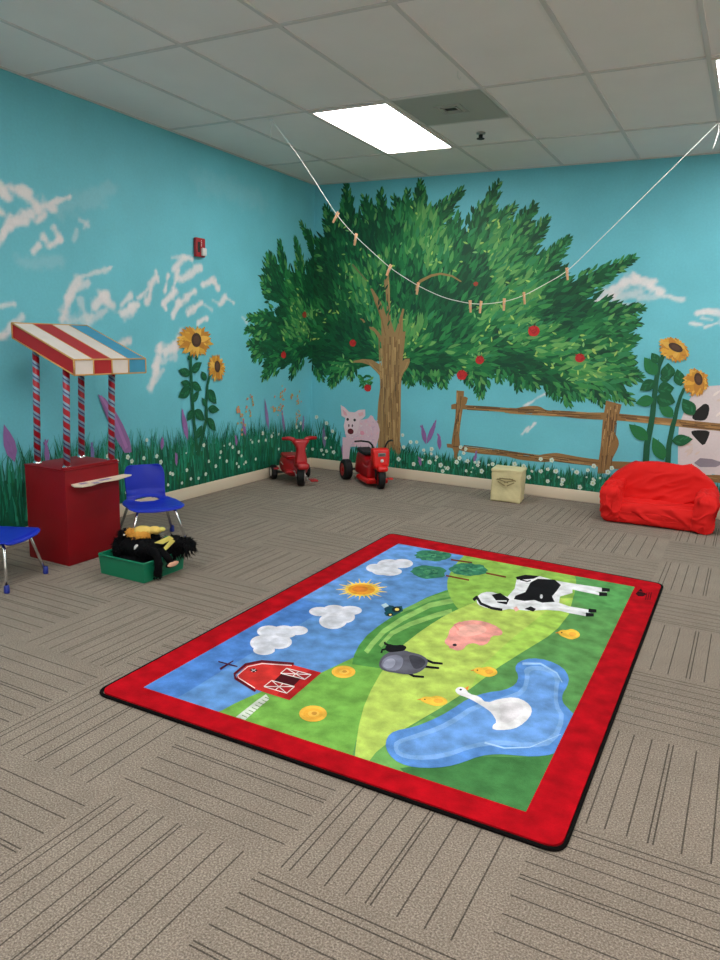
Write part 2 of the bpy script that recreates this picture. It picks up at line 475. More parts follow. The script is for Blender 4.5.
def wall_mesh(name, left):
    step = 0.0125
    fine = np.arange(0, 4.6 + step/2, step)
    if left:
        ss = np.concatenate([[RY], -fine[::-1]])
    else:
        ss = np.concatenate([fine, [RX]])
    ss[0 if left else -1] = RY if left else RX
    zs = np.linspace(0, H, 228)
    col = wall_grid(ss, zs)
    n, m = len(ss), len(zs)
    Sg, Zg = np.meshgrid(ss, zs, indexing='ij')
    mb = MB()
    if left: V = np.stack([np.zeros_like(Sg), Sg, Zg], -1)
    else: V = np.stack([Sg, np.zeros_like(Sg), Zg], -1)
    mb.v = [tuple(p) for p in V.reshape(-1, 3).tolist()]
    mb.c = [(a, b, c_, 1) for a, b, c_ in col.reshape(-1, 3).tolist()]
    for i in range(n-1):
        for j in range(m-1):
            a = i*m+j
            mb.f.append((a, a+m, a+m+1, a+1))
    mb.sm = [False]*len(mb.f)
    return mb
WL = wall_mesh('wall_left', True); WB = wall_mesh('wall_back', False)
# wall thickness behind the painted face
for wm, bx in ((WL, (-0.1, -0.001, RY, 0, 0, H)), (WB, (-0.1, RX, 0.001, 0.1, 0, H))):
    n0 = len(wm.v); wm.box(*bx); wm.c += [tuple(SKY)+(1,)]*(len(wm.v)-n0)

LAYER = [0]
def paint(pts, col, layer, both=False):
    """a flat dab of paint (outline in unrolled wall coordinates) in the surface of the mural"""
    LAYER[0] += 1
    off = 0.00065*layer + (LAYER[0]*0.6180339 % 1)*6e-4 + 0.0003
    cs = sum(p[0] for p in pts)/len(pts)
    def put(left):
        mb = WL if left else WB
        vs = []
        for s, z in pts:
            if left: s = min(s, -0.0006)
            else: s = max(s, 0.0006)
            z = max(z, 0.02); z = min(z, H-0.008)
            vs.append((off, s, z) if left else (s, -off, z))
        mb.add(vs, [tuple(range(len(vs)))], col=col)
    if both:
        if min(p[0] for p in pts) < 0: put(True)
        if max(p[0] for p in pts) > 0: put(False)
    else: put(cs < 0)
def P(*pts): return [on_wall(x, y) for x, y in pts]
def vary(c, a=0.12):
    k = 1 + random.uniform(-a, a)
    return (min(1, c[0]*k), min(1, c[1]*k), min(1, c[2]*k), 1)
def strip(pts, w0, w1, col, layer, cap=True):
    """tapered brush line through points (s,z), widths in metres"""
    n = len(pts); Lf = []; Rt = []
    for i, (s, z) in enumerate(pts):
        a = pts[max(0, i-1)]; b = pts[min(n-1, i+1)]
        dx, dz = b[0]-a[0], b[1]-a[1]; l = math.hypot(dx, dz) or 1e-6
        wd = (w0 + (w1-w0)*i/(n-1))/2
        Lf.append((s - dz/l*wd, z + dx/l*wd)); Rt.append((s + dz/l*wd, z - dx/l*wd))
    for i in range(n-1):
        paint([Lf[i], Lf[i+1], Rt[i+1], Rt[i]], col, layer)
def lens(c, L, W, ang, col, layer, bend=0.0, n=4):
    """leaf-shaped dab"""
    pts = []
    for k in range(n+1):
        t = k/n; pts.append((t*L, W/2*math.sin(PI*t**0.8) + bend*math.sin(PI*t)*L))
    for k in range(n-1, 0, -1):
        t = k/n; pts.append((t*L, -W/2*math.sin(PI*t**0.8) + bend*math.sin(PI*t)*L))
    ca, sa = math.cos(ang), math.sin(ang)
    paint([(c[0]+x*ca-y*sa, c[1]+x*sa+y*ca) for x, y in pts], col, layer)
def disc(c, rs, rz, col, layer, n=12, ang=0, wob=0.0):
    ca, sa = math.cos(ang), math.sin(ang); pts = []
    for k in range(n):
        a = 2*PI*k/n; r = 1 + random.uniform(-wob, wob)
        x, y = rs*r*math.cos(a), rz*r*math.sin(a)
        pts.append((c[0]+x*ca-y*sa, c[1]+x*sa+y*ca))
    paint(pts, col, layer)
def inside(p, poly):
    x, y = p; r = False; j = len(poly)-1
    for i in range(len(poly)):
        xi, yi = poly[i]; xj, yj = poly[j]
        if (yi > y) != (yj > y) and x < (xj-xi)*(y-yi)/(yj-yi)+xi: r = not r
        j = i
    return r

def smooth_poly(pts, it=2):
    for _ in range(it):
        o = []
        for i in range(len(pts)):
            p, q = pts[i], pts[(i+1) % len(pts)]
            o += [(p[0]*.75+q[0]*.25, p[1]*.75+q[1]*.25), (p[0]*.25+q[0]*.75, p[1]*.25+q[1]*.75)]
        pts = o
    return pts
def catmull(pts, n=5):
    o = []
    for i in range(len(pts)-1):
        p0, p1, p2, p3 = pts[max(0, i-1)], pts[i], pts[i+1], pts[min(len(pts)-1, i+2)]
        for k in range(n):
            t = k/n
            o.append(tuple(.5*((2*p1[j]) + (-p0[j]+p2[j])*t + (2*p0[j]-5*p1[j]+4*p2[j]-p3[j])*t*t + (-p0[j]+3*p1[j]-3*p2[j]+p3[j])*t**3) for j in (0, 1)))
    return o + [pts[-1]]

# ---- tree crown: interior dabs plus plumes that make the feathery outline
core_px = [(270,258),(276,262),(285,282),(292,272),(306,276),(314,252),(322,238),(334,226),(345,214),(356,218),(366,220),(378,214),(392,218),(404,212),(416,204),
           (430,216),(440,232),(452,220),(466,232),(478,228),(490,218),(503,224),(512,238),(522,236),(531,240),(531,256),(543,260),(553,270),(566,286),(580,294),
           (588,300),(610,306),(624,312),(620,326),(626,342),(624,360),(630,372),(616,380),(604,386),(590,388),(574,392),(562,390),(548,386),(530,380),(514,378),
           (500,372),(488,376),(474,374),(458,368),(446,372),(430,376),(416,378),(402,374),(390,360),(372,362),(356,370),(344,368),(334,374),(322,370),(310,356),
           (296,360),(284,368),(268,366),(262,352),(256,336),(262,322),(276,318),(284,306),(270,300),(264,284)]
core = [on_wall(*p) for p in core_px]
cen = on_wall(394, 372)
GD = [rgb(6,74,44), rgb(4,84,48), rgb(8,92,54), rgb(0,66,44)]
GM = [rgb(20,110,60), rgb(32,122,64), rgb(12,100,54), rgb(44,132,70)]
GL = [rgb(58,142,72), rgb(80,152,80), rgb(48,136,84), rgb(102,164,90)]
# underpainting, one triangle fan per wall
for left in (True, False):
    pts = [p for p in core if (p[0] < 0) == left]
if True:
    ss = [p[0] for p in core]; s = min(ss)
    while s < max(ss):
        e = min(s+0.04, max(ss))
        mid = (s+e)/2
        if s < 0 < e: e = 0.0; mid = (s+e)/2
        zs_ = []
        j = len(core)-1
        for i in range(len(core)):
            a, b = core[j], core[i]
            if (a[0] > mid) != (b[0] > mid): zs_.append(a[1]+(b[1]-a[1])*(mid-a[0])/(b[0]-a[0]))
            j = i
        zs_.sort()
        for k in range(0, len(zs_)-1, 2):
            if zs_[k+1]-zs_[k] > 0.02: paint([(s, zs_[k]), (e, zs_[k]), (e, zs_[k+1]), (s, zs_[k+1])], GD[2], 1)
        s = e if e > s else s+0.04
smin, smax = min(p[0] for p in core), max(p[0] for p in core)
zmin, zmax = min(p[1] for p in core), max(p[1] for p in core)
def crown_leaf(p, size, layer, tone):
    dx, dz = p[0]-cen[0], p[1]-cen[1]
    ang = math.atan2(dz + 0.22, dx)
    if p[1] < cen[1]+0.28: ang = math.atan2(dz - 0.10, dx*1.0)
    ang += random.uniform(-0.42, 0.42)
    lens(p, size*random.uniform(.8, 1.3), size*random.uniform(.22, .36), ang, vary(random.choice(tone), .15), layer, random.uniform(-.08, .08))
cnt = 0
while cnt < 5200:
    p = (random.uniform(smin, smax), random.uniform(zmin, zmax))
    if not inside(p, core): continue
    cnt += 1
    b = noise.noise(Vector((p[0]*2.1, p[1]*2.6, 1.7))) + 0.5*noise.noise(Vector((p[0]*6, p[1]*6, 8)))
    b += 0.16 if p[0] > 0.75 else (-0.14 if p[0] > -0.15 else 0.02)
    r = b + random.uniform(-.35, .35)
    tone = GL if r > 0.46 else (GM if r > 0.08 else GD)
    crown_leaf(p, 0.10 if p[0] < 0.6 else 0.115, (2 if tone is GD else (2.8 if tone is GM else 3.6)) + random.uniform(0, 1.8), tone)
# light touches
cnt = 0
while cnt < 450:
    p = (random.uniform(smin, smax), random.uniform(zmin, zmax))
    if not inside(p, core): continue
    cnt += 1
    if noise.noise(Vector((p[0]*2.1, p[1]*2.6, 1.7))) < -0.05: continue
    lens(p, random.uniform(.03, .06), random.uniform(.012, .02), random.uniform(0, PI), vary(random.choice([rgb(150,194,96), rgb(120,180,110), rgb(168,204,104)])), 5)
def plume(base, tip, w, tone=None, n=46, size=0.085):
    """a feathery spray of leaves from base to tip (photo measurements)"""
    a, b = on_wall(*base), on_wall(*tip)
    dx, dz = b[0]-a[0], b[1]-a[1]; L = math.hypot(dx, dz); ang = math.atan2(dz, dx)
    e = on_wall(tip[0], tip[1]+1); sc = abs(b[1]-e[1]); W = w*sc
    px, pz = -math.sin(ang), math.cos(ang)
    base_c = random.choice(GD)
    paint([(a[0]-px*W*.55, a[1]-pz*W*.55), (a[0]+dx*.45-px*W*.5, a[1]+dz*.45-pz*W*.5), (a[0]+dx*.8-px*W*.2, a[1]+dz*.8-pz*W*.2), (a[0]+dx*.97, a[1]+dz*.97),
           (a[0]+dx*.8+px*W*.2, a[1]+dz*.8+pz*W*.2), (a[0]+dx*.45+px*W*.5, a[1]+dz*.45+pz*W*.5), (a[0]+px*W*.55, a[1]+pz*W*.55)], base_c, 2)
    n = int(n*1.5)
    for k in range(n):
        t = k/n; sd = random.choice((-1, 1)); hw = W*(1-t)**0.8*random.uniform(0, 1)
        c = (a[0]+dx*t*0.97+px*hw*sd*.85, a[1]+dz*t*0.97+pz*hw*sd*.85)
        g = (c[0]-0, c[1])
        sz = size*(1-.35*t)
        la = ang + sd*random.uniform(.15, .65)
        sz = min(sz, 0.09)
        tn = tone or (GD if random.random() < .45 else (GM if random.random() < .7 else GL))
        lens(g, sz, sz*.34, la, vary(random.choice(tn), .15), 4 if tn is GL else 3)
    lens((b[0]-math.cos(ang)*size*.8, b[1]-math.sin(ang)*size*.8), size*.8, size*.26, ang, random.choice(GD), 3)
for b_, t_, w_, n_ in [((272,290),(262,281),16,40),((285,278),(279,241),12,44),((302,275),(295,238),12,44),((330,262),(300,222),16,60),((335,235),(326,206),15,40),
                   ((350,230),(346,183),14,56),((372,225),(364,196),14,36),((385,228),(380,190),13,44),((402,225),(394,197),12,36),((420,225),(420,181),14,56),
                   ((432,225),(463,189),16,60),((405,225),(408,190),10,30),((476,232),(499,182),20,66),((512,240),(535,204),18,56),((490,235),(515,205),14,40),
                   ((522,252),(548,218),16,46),((540,272),(569,238),18,56),((575,290),(636,257),16,74),((600,318),(643,308),16,56),((605,330),(640,322),14,36),
                   ((608,345),(636,338),16,40),((606,358),(634,360),18,44),((612,372),(641,378),18,44),((606,380),(632,402),16,44),((590,380),(603,404),14,40),
                   ((572,385),(586,398),12,30),((562,382),(569,405),12,34),((550,380),(557,397),12,30),((528,374),(536,388),12,28),((515,370),(519,390),10,26),
                   ((480,368),(481,397),14,44),((466,366),(470,385),10,26),((440,366),(444,387),14,36),((424,370),(430,386),12,28),((408,368),(410,385),12,28),
                   ((340,362),(331,386),14,40),((352,364),(350,378),10,24),((300,352),(290,378),14,36),((276,360),(262,378),14,40),((262,350),(253,358),12,30),
                   ((274,318),(247,318),13,44),((268,328),(245,331),12,40),((262,345),(248,345),12,30),((272,268),(268,255),10,26),((318,362),(322,380),10,24),((500,366),(500,381),10,22)]:
    plume(b_, t_, w_, n=n_)
for x, y in [(574,330),(632,325),(626,334),(636,338)]:
    lens(on_wall(x-4, y), .09, .035, random.uniform(-.4, .2), GM[0], 5)

# ---- trunk and boughs
TR = rgb(160, 128, 84)
def T(x, y): return (340 + x/4.364, 260 + y/4.364)
def band(ptsL, ptsR, col, layer):
    for i in range(len(ptsL)-1):
        paint(P(ptsL[i], ptsL[i+1], ptsR[i+1], ptsR[i]), col, layer)
band([T(172,915), T(166,800), T(163,700), T(168,620), T(176,560), T(180,500), T(188,430), T(180,370), T(182,320)],
     [T(245,915), T(262,800), T(266,700), T(266,620), T(267,560), T(270,500), T(275,430), T(282,370), T(287,312)], TR, 6)
band([T(182,320), T(180,260), T(162,205), T(146,160), T(133,125)], [T(215,320), T(208,260), T(190,205), T(165,160), T(142,125)], TR, 6)
band([T(205,320), T(205,260), T(205,200), T(200,140), T(192,95), T(205,60)], [T(240,320), T(222,260), T(220,200), T(218,140), T(216,95), T(214,60)], TR, 6)
band([T(240,320), T(250,290), T(262,250), T(274,212)], [T(275,320), T(275,290), T(275,250), T(282,214)], TR, 6)
band([T(186,520), T(160,488), T(128,458), T(95,448), T(58,448)], [T(186,462), T(168,452), T(140,435), T(100,432), T(60,440)], TR, 6)
band([T(268,520), T(280,490), T(296,470), T(306,444)], [T(255,470), T(266,450), T(284,432), T(304,430)], TR, 6)
band([T(186,372), T(168,340), T(150,312), T(130,300)], [T(190,345), T(172,318), T(152,296), T(128,290)], TR, 6)
band([T(105,275), T(96,262), T(88,258)], [T(112,270), T(102,258), T(90,255)], TR, 6)
strip([on_wall(*T(x, y)) for x, y in ((335,135),(338,110),(352,92),(400,68),(440,60),(490,70),(530,95))], .035, .012, rgb(150,124,76), 6)
strip([on_wall(*T(x, y)) for x, y in ((55,20),(90,60),(118,90))], .02, .01, rgb(120,120,80), 6)
bark = [rgb(136,104,64), rgb(180,146,96), rgb(126,98,64), rgb(188,154,104), rgb(150,116,72)]
for k in range(150):
    x = random.uniform(176, 262); y0 = random.uniform(330, 820); ln = random.uniform(40, 150)
    lean = (x-220)*0.0009
    pts = [on_wall(*T(x + (y0-500)*-.0*1 + (x-220)*(abs(yy-600)/2200.), yy)) for yy in (y0, y0+ln*.5, min(905, y0+ln))]
    strip(pts, random.uniform(.008, .02), .004, vary(random.choice(bark), .1), 7)
for (a, b_) in (((150,170),(196,300)), ((160,190),(200,330)), ((208,150),(212,300)), ((268,250),(255,330)), ((110,440),(182,490)), ((130,450),(184,510)), ((296,445),(268,500)), ((212,90),(214,200))):
    strip([on_wall(*T(*a)), on_wall(*T((a[0]+b_[0])/2+3, (a[1]+b_[1])/2)), on_wall(*T(*b_))], .012, .008, random.choice(bark), 7)
disc(on_wall(*T(248,570)), .022, .085, rgb(106,84,58), 7, ang=.05); disc(on_wall(*T(182,540)), .016, .05, rgb(120,92,60), 7)
# leaves hanging beside the trunk
for k in range(26):
    p = on_wall(*T(random.uniform(90,150), random.uniform(505,550)))
    lens(p, .06, .025, random.uniform(PI*.8, PI*1.3), vary(random.choice(GM+GL)), 8)
# leaves over the boughs
for k in range(60):
    p = on_wall(*T(random.uniform(120,330), random.uniform(60,300)))
    lens(p, .07, .02, random.uniform(PI*.3, PI*.7), vary(random.choice(GM+GD)), 6 if k % 2 else 8)

# ---- apples
for x, y, r in [(283,355,3.6),(353,343,3.8),(368,388,4),(304,315,3.2),(534,331,6),(480,360,4.6),(462,375,5.4),(580,358,4.8),(476,284,2.5),(513,400,0)]:
    if r <= 0: continue
    c = on_wall(x, y); e = on_wall(x, y+1); sc = abs(c[1]-e[1])
    col = rgb(196,40,40) if r > 3.3 else rgb(150,70,44)
    disc(c, r*sc*1.0*(1.25 if c[0] < 0 else 1), r*sc*.92, col, 9, 14, wob=.05)
    for k in range(7):
        a = random.uniform(0, 2*PI)
        lens((c[0]+math.cos(a)*r*sc*.5, c[1]+math.sin(a)*r*sc*.5), r*sc*.9, r*sc*.2, random.uniform(0, PI), vary(rgb(168,26,34), .2), 10)
    lens((c[0], c[1]+r*sc*.6), r*sc*.8, r*sc*.18, 1.3, rgb(70,50,30), 10)
    for sd in (-1, 1): lens((c[0]+sd*r*sc*.4, c[1]+r*sc*.8), .05, .018, PI/2-sd*1.0, random.choice(GM), 10)

# ---- cow at the right (behind the fence)
CW = rgb(224, 212, 214)
cow = P((678,470),(678,440),(679,425),(688,402),(694,392),(709,386),(725,385),(760,386),(800,392),(812,420),(808,470),(790,474),(780,540),(768,540),(764,480),(730,478),(712,474),(706,500),(694,500),(690,474))
paint(cow, CW, 2)
paint(smooth_poly(P((692,420),(693,413),(700,407),(705,403),(710,406),(708,417),(704,421)), 1), rgb(14,14,16), 3)
paint(smooth_poly(P((690,432),(695,430),(710,430.5),(709,436),(704,446.5),(698,441)), 1), rgb(14,14,16), 3)
paint(P((725,395),(745,392),(752,410),(738,420),(728,412)), rgb(18,18,20), 3)
paint(P((760,430),(785,425),(792,445),(776,456),(762,448)), rgb(18,18,20), 3)
for k in range(60):
    x, y = random.uniform(682,790), random.uniform(395,468)
    lens(on_wall(x, y), random.uniform(.05,.12), .02, random.uniform(-.3, 1.2), vary(random.choice([rgb(232,220,220), rgb(206,192,200), rgb(240,228,224), rgb(222,204,196)]), .03), 3 if not (690 < x < 712 and 402 < y < 447) else 2)
paint(P((694,463),(700,458),(712,459),(724,463),(716,467),(700,467)), rgb(150,140,152), 4)

# ---- fence
FB, FD, FLt = rgb(150,112,66), rgb(106,76,46), rgb(190,150,98)
def Q6(x, y): return (440+x/6, 380+y/6)
def Q4(x, y): return (560+x/4, 320+y/4)
def edgeband(up, lo, col, layer): band(catmull(up), catmull(lo), col, layer)
edgeband([Q6(68,148),Q6(98,142),Q6(150,150),Q6(200,153),Q6(300,160),Q6(350,166),Q6(440,172),Q6(500,160),Q6(560,155),Q6(600,160),Q6(640,180),Q6(720,198),(580,412.5),(608,412.5)],
         [Q6(68,175),Q6(98,175),Q6(150,176),Q6(200,178),Q6(300,186),Q6(350,189),Q6(440,198),Q6(500,200),Q6(560,200),Q6(600,207),Q6(640,214),Q6(720,217),(580,418.5),(608,420)], FB, 4)
edgeband([(606,412.5),(618,413.5),(660,417.5),(700,421.5),(720,423.5),(760,428),(800,432)],[(606,420.5),(618,420.5),(660,424.5),(700,429),(720,431),(760,436),(800,440)], FB, 4)
edgeband([Q6(40,382),Q6(70,385),Q6(155,408),Q6(220,413),Q6(300,425),Q6(400,430),Q6(470,448),Q6(560,457),Q6(620,445),Q6(680,438),Q6(720,440),(580,457),(606,460.5)],
         [Q6(44,405),Q6(70,408),Q6(155,430),Q6(220,440),Q6(300,448),Q6(400,458),Q6(470,476),Q6(560,487),Q6(620,492),Q6(680,488),Q6(720,486),(580,464),(606,468)], FB, 4)
edgeband([(606,461),(640,463),(700,474),(720,475),(760,480),(800,486)],[(606,469),(640,470),(700,480),(720,483),(760,489),(800,495)], FB, 4)
edgeband([Q6(100,62),Q6(97,150),Q6(92,230),Q6(80,310),Q6(70,390),Q6(85,440),Q6(70,520)],[Q6(145,66),Q6(140,150),Q6(128,230),Q6(116,310),Q6(120,390),Q6(108,450),Q6(100,520)], FB, 5)
paint(P(Q6(140,105),Q6(150,98),Q6(168,108),Q6(160,140),Q6(138,165)), FB, 5)
edgeband([Q4(185,322),Q4(175,380),Q4(170,420),Q4(164,500),Q4(155,560),Q4(150,615)],[Q4(247,338),Q4(236,380),Q4(218,440),Q4(236,495),Q4(208,560),Q4(198,612)], FB, 5)
def grain(p0, p1, n, w0, layer):
    a, b = on_wall(*p0), on_wall(*p1)
    for k in range(n):
        t0 = random.uniform(0, .8); t1 = min(1, t0+random.uniform(.1, .35)); o = random.uniform(-w0, w0)
        q0 = (a[0]+(b[0]-a[0])*t0, a[1]+(b[1]-a[1])*t0); q1 = (a[0]+(b[0]-a[0])*t1, a[1]+(b[1]-a[1])*t1)
        dx, dz = b[0]-a[0], b[1]-a[1]; l = math.hypot(dx, dz)
        strip([(q0[0]-dz/l*o, q0[1]+dx/l*o), ((q0[0]+q1[0])/2-dz/l*o*1.1, (q0[1]+q1[1])/2+dx/l*o*1.1), (q1[0]-dz/l*o, q1[1]+dx/l*o)], .010, .004, vary(random.choice([FD, FLt, FD, rgb(170,126,74)]), .1), layer)
grain(Q6(110,165), (601,416), 44, .022, 5); grain((618,417), (800,436), 34, .02, 5)
grain(Q6(70,395), (600,464), 50, .022, 5); grain((700,478), (800,490), 10, .018, 5)
grain(Q6(118,70), Q6(95,440), 22, .028, 6); grain(Q4(212,335), Q4(180,610), 36, .045, 6)

# ---- pig
def G12(x, y): return (335+x/12, 400+y/12)
PK = rgb(232, 198, 212)
paint(P(G12(250,260),G12(330,235),G12(400,222),G12(430,180),G12(460,195),G12(470,225),G12(520,280),G12(540,360),G12(530,450),G12(500,540),G12(490,700),G12(400,700),G12(385,600),G12(280,560),G12(180,560),G12(130,420)), PK, 8)
paint(P((343,437),(352,438),(351,445),(349,463),(343,463),(343,445)), PK, 14)
paint(P((362,440),(368,440),(367,462),(361,462)), PK, 14)
paint(P(G12(72,58),G12(120,88),G12(170,140),G12(240,148),G12(290,118),G12(366,112),G12(368,190),G12(330,225),G12(296,250),G12(288,330),G12(262,400),G12(190,425),G12(130,405),G12(108,310),G12(128,215),G12(82,190)), rgb(240,214,222), 9)
for k in range(70):
    x, y = random.uniform(150,500), random.uniform(250,560)
    if x < 300 and y < 420: continue
    lens(on_wall(*G12(x, y)), random.uniform(.02,.05), .014, random.uniform(0, PI), vary(random.choice([rgb(240,190,204), rgb(226,196,216), rgb(236,216,222), rgb(220,184,206)]), .03), 9)
disc(on_wall(*G12(330,395)), .025, .022, rgb(240,160,184), 10); paint(P(G12(95,110),G12(140,150),G12(150,190),G12(110,180)), rgb(236,176,190), 10)
paint(P(G12(280,160),G12(340,140),G12(345,180),G12(300,200)), rgb(240,190,200), 10)
disc(on_wall(*G12(156,232)), .015, .015, rgb(20,18,30), 10); disc(on_wall(*G12(240,240)), .015, .015, rgb(20,18,30), 10)
disc(on_wall(*G12(170,305)), .009, .016, rgb(96,70,84), 10); disc(on_wall(*G12(212,308)), .009, .016, rgb(96,70,84), 10)
disc(on_wall(*G12(191,376)), .036, .030, rgb(104,12,30), 10, 14)
strip([on_wall(*G12(435,500)), on_wall(*G12(440,540))], .01, .006, rgb(120,100,130), 10)

# ---- grass, spikes and little daisies
GR = [rgb(0,92,66), rgb(0,112,84), rgb(10,128,96), rgb(0,80,56), rgb(36,140,110), rgb(10,104,60)]
def blades(n, s0, s1, hmin, hmax, layer):
    for k in range(n):
        s = random.uniform(s0, s1); zt = grass_top(s)
        z0 = random.uniform(0.08, max(.1, zt-0.12)); h = random.uniform(hmin, hmax)
        if s > 0: h *= .62
        h = min(h, zt + random.uniform(-.03, .11) - z0) if random.random() < .93 else h
        if h < .03: continue
        ln = random.uniform(-.22, .22)*h; wd = random.uniform(.008, .02)
        col = vary(random.choice(GR), .18)
        paint([(s-wd/2, z0), (s+ln*.35-wd*.42, z0+h*.5), (s+ln, z0+h), (s+ln*.35+wd*.42, z0+h*.5), (s+wd/2, z0)], col, layer)
def spike(base, tip, w, col):
    a, b = on_wall(*base), on_wall(*tip)
    lens(a, math.hypot(b[0]-a[0], b[1]-a[1]), w, math.atan2(b[1]-a[1], b[0]-a[0]), col, 11)
    w *= .6
    for k in range(10):
        t = random.uniform(.1, .85)
        lens((a[0]+(b[0]-a[0])*t, a[1]+(b[1]-a[1])*t), .04, .014, math.atan2(b[1]-a[1], b[0]-a[0])+random.uniform(-.6, .6), vary(col, .12), 12)
PU = rgb(146,106,166)
blades(2300, S_LO, -0.005, .08, .34, 10)
blades(2700, 0.005, S_HI, .05, .26, 10)
# tall grass tips in front of the far sky
for k in range(240):
    s = random.uniform(S_LO, -0.02); zt = grass_top(s)
    strip([(s, zt-.12), (s+random.uniform(-.02,.02), zt-.02), (s+random.uniform(-.06,.06), zt+random.uniform(.03,.13))], .012, .002, vary(random.choice([rgb(70,160,150), rgb(30,130,104), rgb(60,150,140)]), .1), 10)
for (x0, x1, n, up) in ((318,334,26,.16),(326,341,20,.10),(400,418,14,.05),(640,700,10,.03)):
    for k in range(n):
        s = on_wall(random.uniform(x0, x1), 440)[0]; zt = grass_top(s)
        strip([(s, zt-.2), (s+random.uniform(-.01,.01), zt-.05), (s+random.uniform(-.05,.05), zt+random.uniform(0, up))], .018, .003, vary(random.choice(GR[:4]), .1), 10)
for a in [((14,462),(3,424),.085,PU),((47,466),(45,440),.04,PU),((77,560),(70,470),.05,PU),((92,462),(91,442),.03,rgb(120,110,170)),((161,450),(162,436),.04,PU),
          ((187,440),(181,408),.06,PU),((176,466),(175,452),.03,PU),((268,430),(264,398),.05,rgb(140,120,170)),((245,436),(242,420),.04,PU),
          ((284,432),(281,408),.04,rgb(140,120,170)),((302,432),(303,416),.035,rgb(150,130,176)),((325,448),(324,426),.045,rgb(130,120,160)),((344,458),(343,444),.035,PU),
          ((426,444),(422,424),.05,PU),((427,444),(437,419),.05,PU),((440,450),(439,433),.045,PU),((421,466),(420,458),.03,PU),((474,462),(477,452),.03,PU),((236,446),(235,436),.03,PU),
          ((640,440),(640,440.5),.0,PU)]:
    if a[2]: spike(*a)
paint(P((97,394),(104,398),(113,408),(122,424),(129,440),(131,452),(124,453),(116,440),(107,420)), rgb(146,106,160), 11)
strip([on_wall(100,396), on_wall(114,418), on_wall(126,448)], .02, .03, rgb(172,120,178), 12)
OR = [rgb(206,160,96), rgb(190,170,110), rgb(214,150,120)]
for (x, y, n, sp) in [(245,412,16,5),(242,425,8,4),(281,393,10,3.4),(280,408,12,4),(298,400,10,3.4),(296,416,12,3.6),(252,402,6,3),(292,398,5,2),(239,410,8,3),(273,410,6,3)]:
    for k in range(n):
        c = on_wall(x+random.gauss(0, sp*.5), y+random.gauss(0, sp))
        disc(c, random.uniform(.008,.018), random.uniform(.008,.016), vary(random.choice(OR), .1), 12, 6, wob=.2)
DW = rgb(214, 232, 222)
def daisy(c, r):
    for k in range(5):
        a = 2*PI*k/5 + random.uniform(-.3, .3)
        disc((c[0]+math.cos(a)*r*.5, c[1]+math.sin(a)*r*.5), r*.5, r*.5, vary(DW, .05), 13, 6)
    disc(c, r*.3, r*.3, rgb(200,200,120), 14, 6)
for x, y in [(107,456),(116,461),(127,457),(131,461),(146,440),(143,458),(156,456),(139,472),(203,445),(220,452),(229,444),(232,447),(226,461),(215,466),(262,433),(258,441),(265,440),
             (271,436),(278,434),(255,459),(278,449),(245,462),(300,423),(317,417),(327,423),(333,431),(326,438),(313,449),(322,450),(327,451),(334,452),(291,452),(296,427),
             (403,435),(404,447),(399,459),(411,442),(417,442),(424,450),(414,464),(432,449),(437,457),(441,465),(430,462),(443,471),(461,447),(464,453),(468,461),(478,465),(482,471),(493,464),
             (466,449),(460,458),(457,462),(515,464),(524,466),(541,471),(548,469),(556,471),(552,460),(541,459),(563,480),(529,477),(577,472),(588,470),(594,466),(593,483),(580,487),(562,484),
             (608,472),(612,468),(548,481),(186,470),(172,474),(205,474),(160,462),(448,468),(300,460),(238,452),(60,478)]:
    c = on_wall(x, y); daisy(c, random.uniform(.018, .026)*(0.85 if c[0] < 0 else 1.0))
for k in range(70):
    s = random.uniform(-3.3, 4.4); daisy((s, random.uniform(.14, grass_top(s)-.02)), random.uniform(.008, .016))

# ---- sunflowers
YE = [rgb(222,168,62), rgb(206,146,50), rgb(234,184,84), rgb(196,132,50)]
def sunflower(cx, cy, rx, ry, ang, dcx, dcy, drx, dry):
    c = on_wall(cx, cy); ex = on_wall(cx+1, cy); ey = on_wall(cx, cy+1)
    sx = abs(ex[0]-c[0]); sz = abs(ey[1]-c[1])
    d = on_wall(dcx, dcy)
    for ring, n in ((1.0, 26), (.86, 22), (.7, 18)):
        for k in range(n):
            a = 2*PI*(k+random.uniform(-.3, .3))/n
            tx, ty = rx*math.cos(a)*ring*random.uniform(.88, 1.08), ry*math.sin(a)*ring*random.uniform(.88, 1.08)
            ca, sa = math.cos(ang), math.sin(ang)
            ux, uy = tx*ca-ty*sa, tx*sa+ty*ca
            t = (c[0]+ux*sx, c[1]+uy*sz)
            L = math.hypot(t[0]-d[0], t[1]-d[1])
            lens(d, L, .045*min(1.2, rx/12), math.atan2(t[1]-d[1], t[0]-d[0]), vary(random.choice(YE), .08), 16 if ring > .9 else 17)
    disc(d, drx*sx, dry*sz, rgb(74,50,36), 18, 16, ang=ang)
    disc(d, drx*sx*.6, dry*sz*.6, rgb(92,64,48), 19, 12, ang=ang)
def stem(pts, w0, w1): strip([on_wall(*p) for p in pts], w0, w1, rgb(8,88,58), 14)
def leaf(base, tip, w, col=None):
    a, b = on_wall(*base), on_wall(*tip); w *= .8; L = math.hypot(b[0]-a[0], b[1]-a[1]); an = math.atan2(b[1]-a[1], b[0]-a[0])
    lens(a, L, w, an, col or rgb(4,88,54), 15, n=8)
    for k in range(3): lens((a[0]+(b[0]-a[0])*(.15+.2*k), a[1]+(b[1]-a[1])*(.15+.2*k)), L*.35, w*.14, an+random.choice((-.5, .5)), rgb(30,116,72), 16)
def K(x, y): return (160+x/6.4, 310+y/6.4)
stem([K(190,270),K(192,400),K(200,560),K(210,700),K(232,900)], .032, .038); stem([K(318,400),K(298,480),K(290,600),K(292,700),K(262,820),K(235,930)], .026, .045)
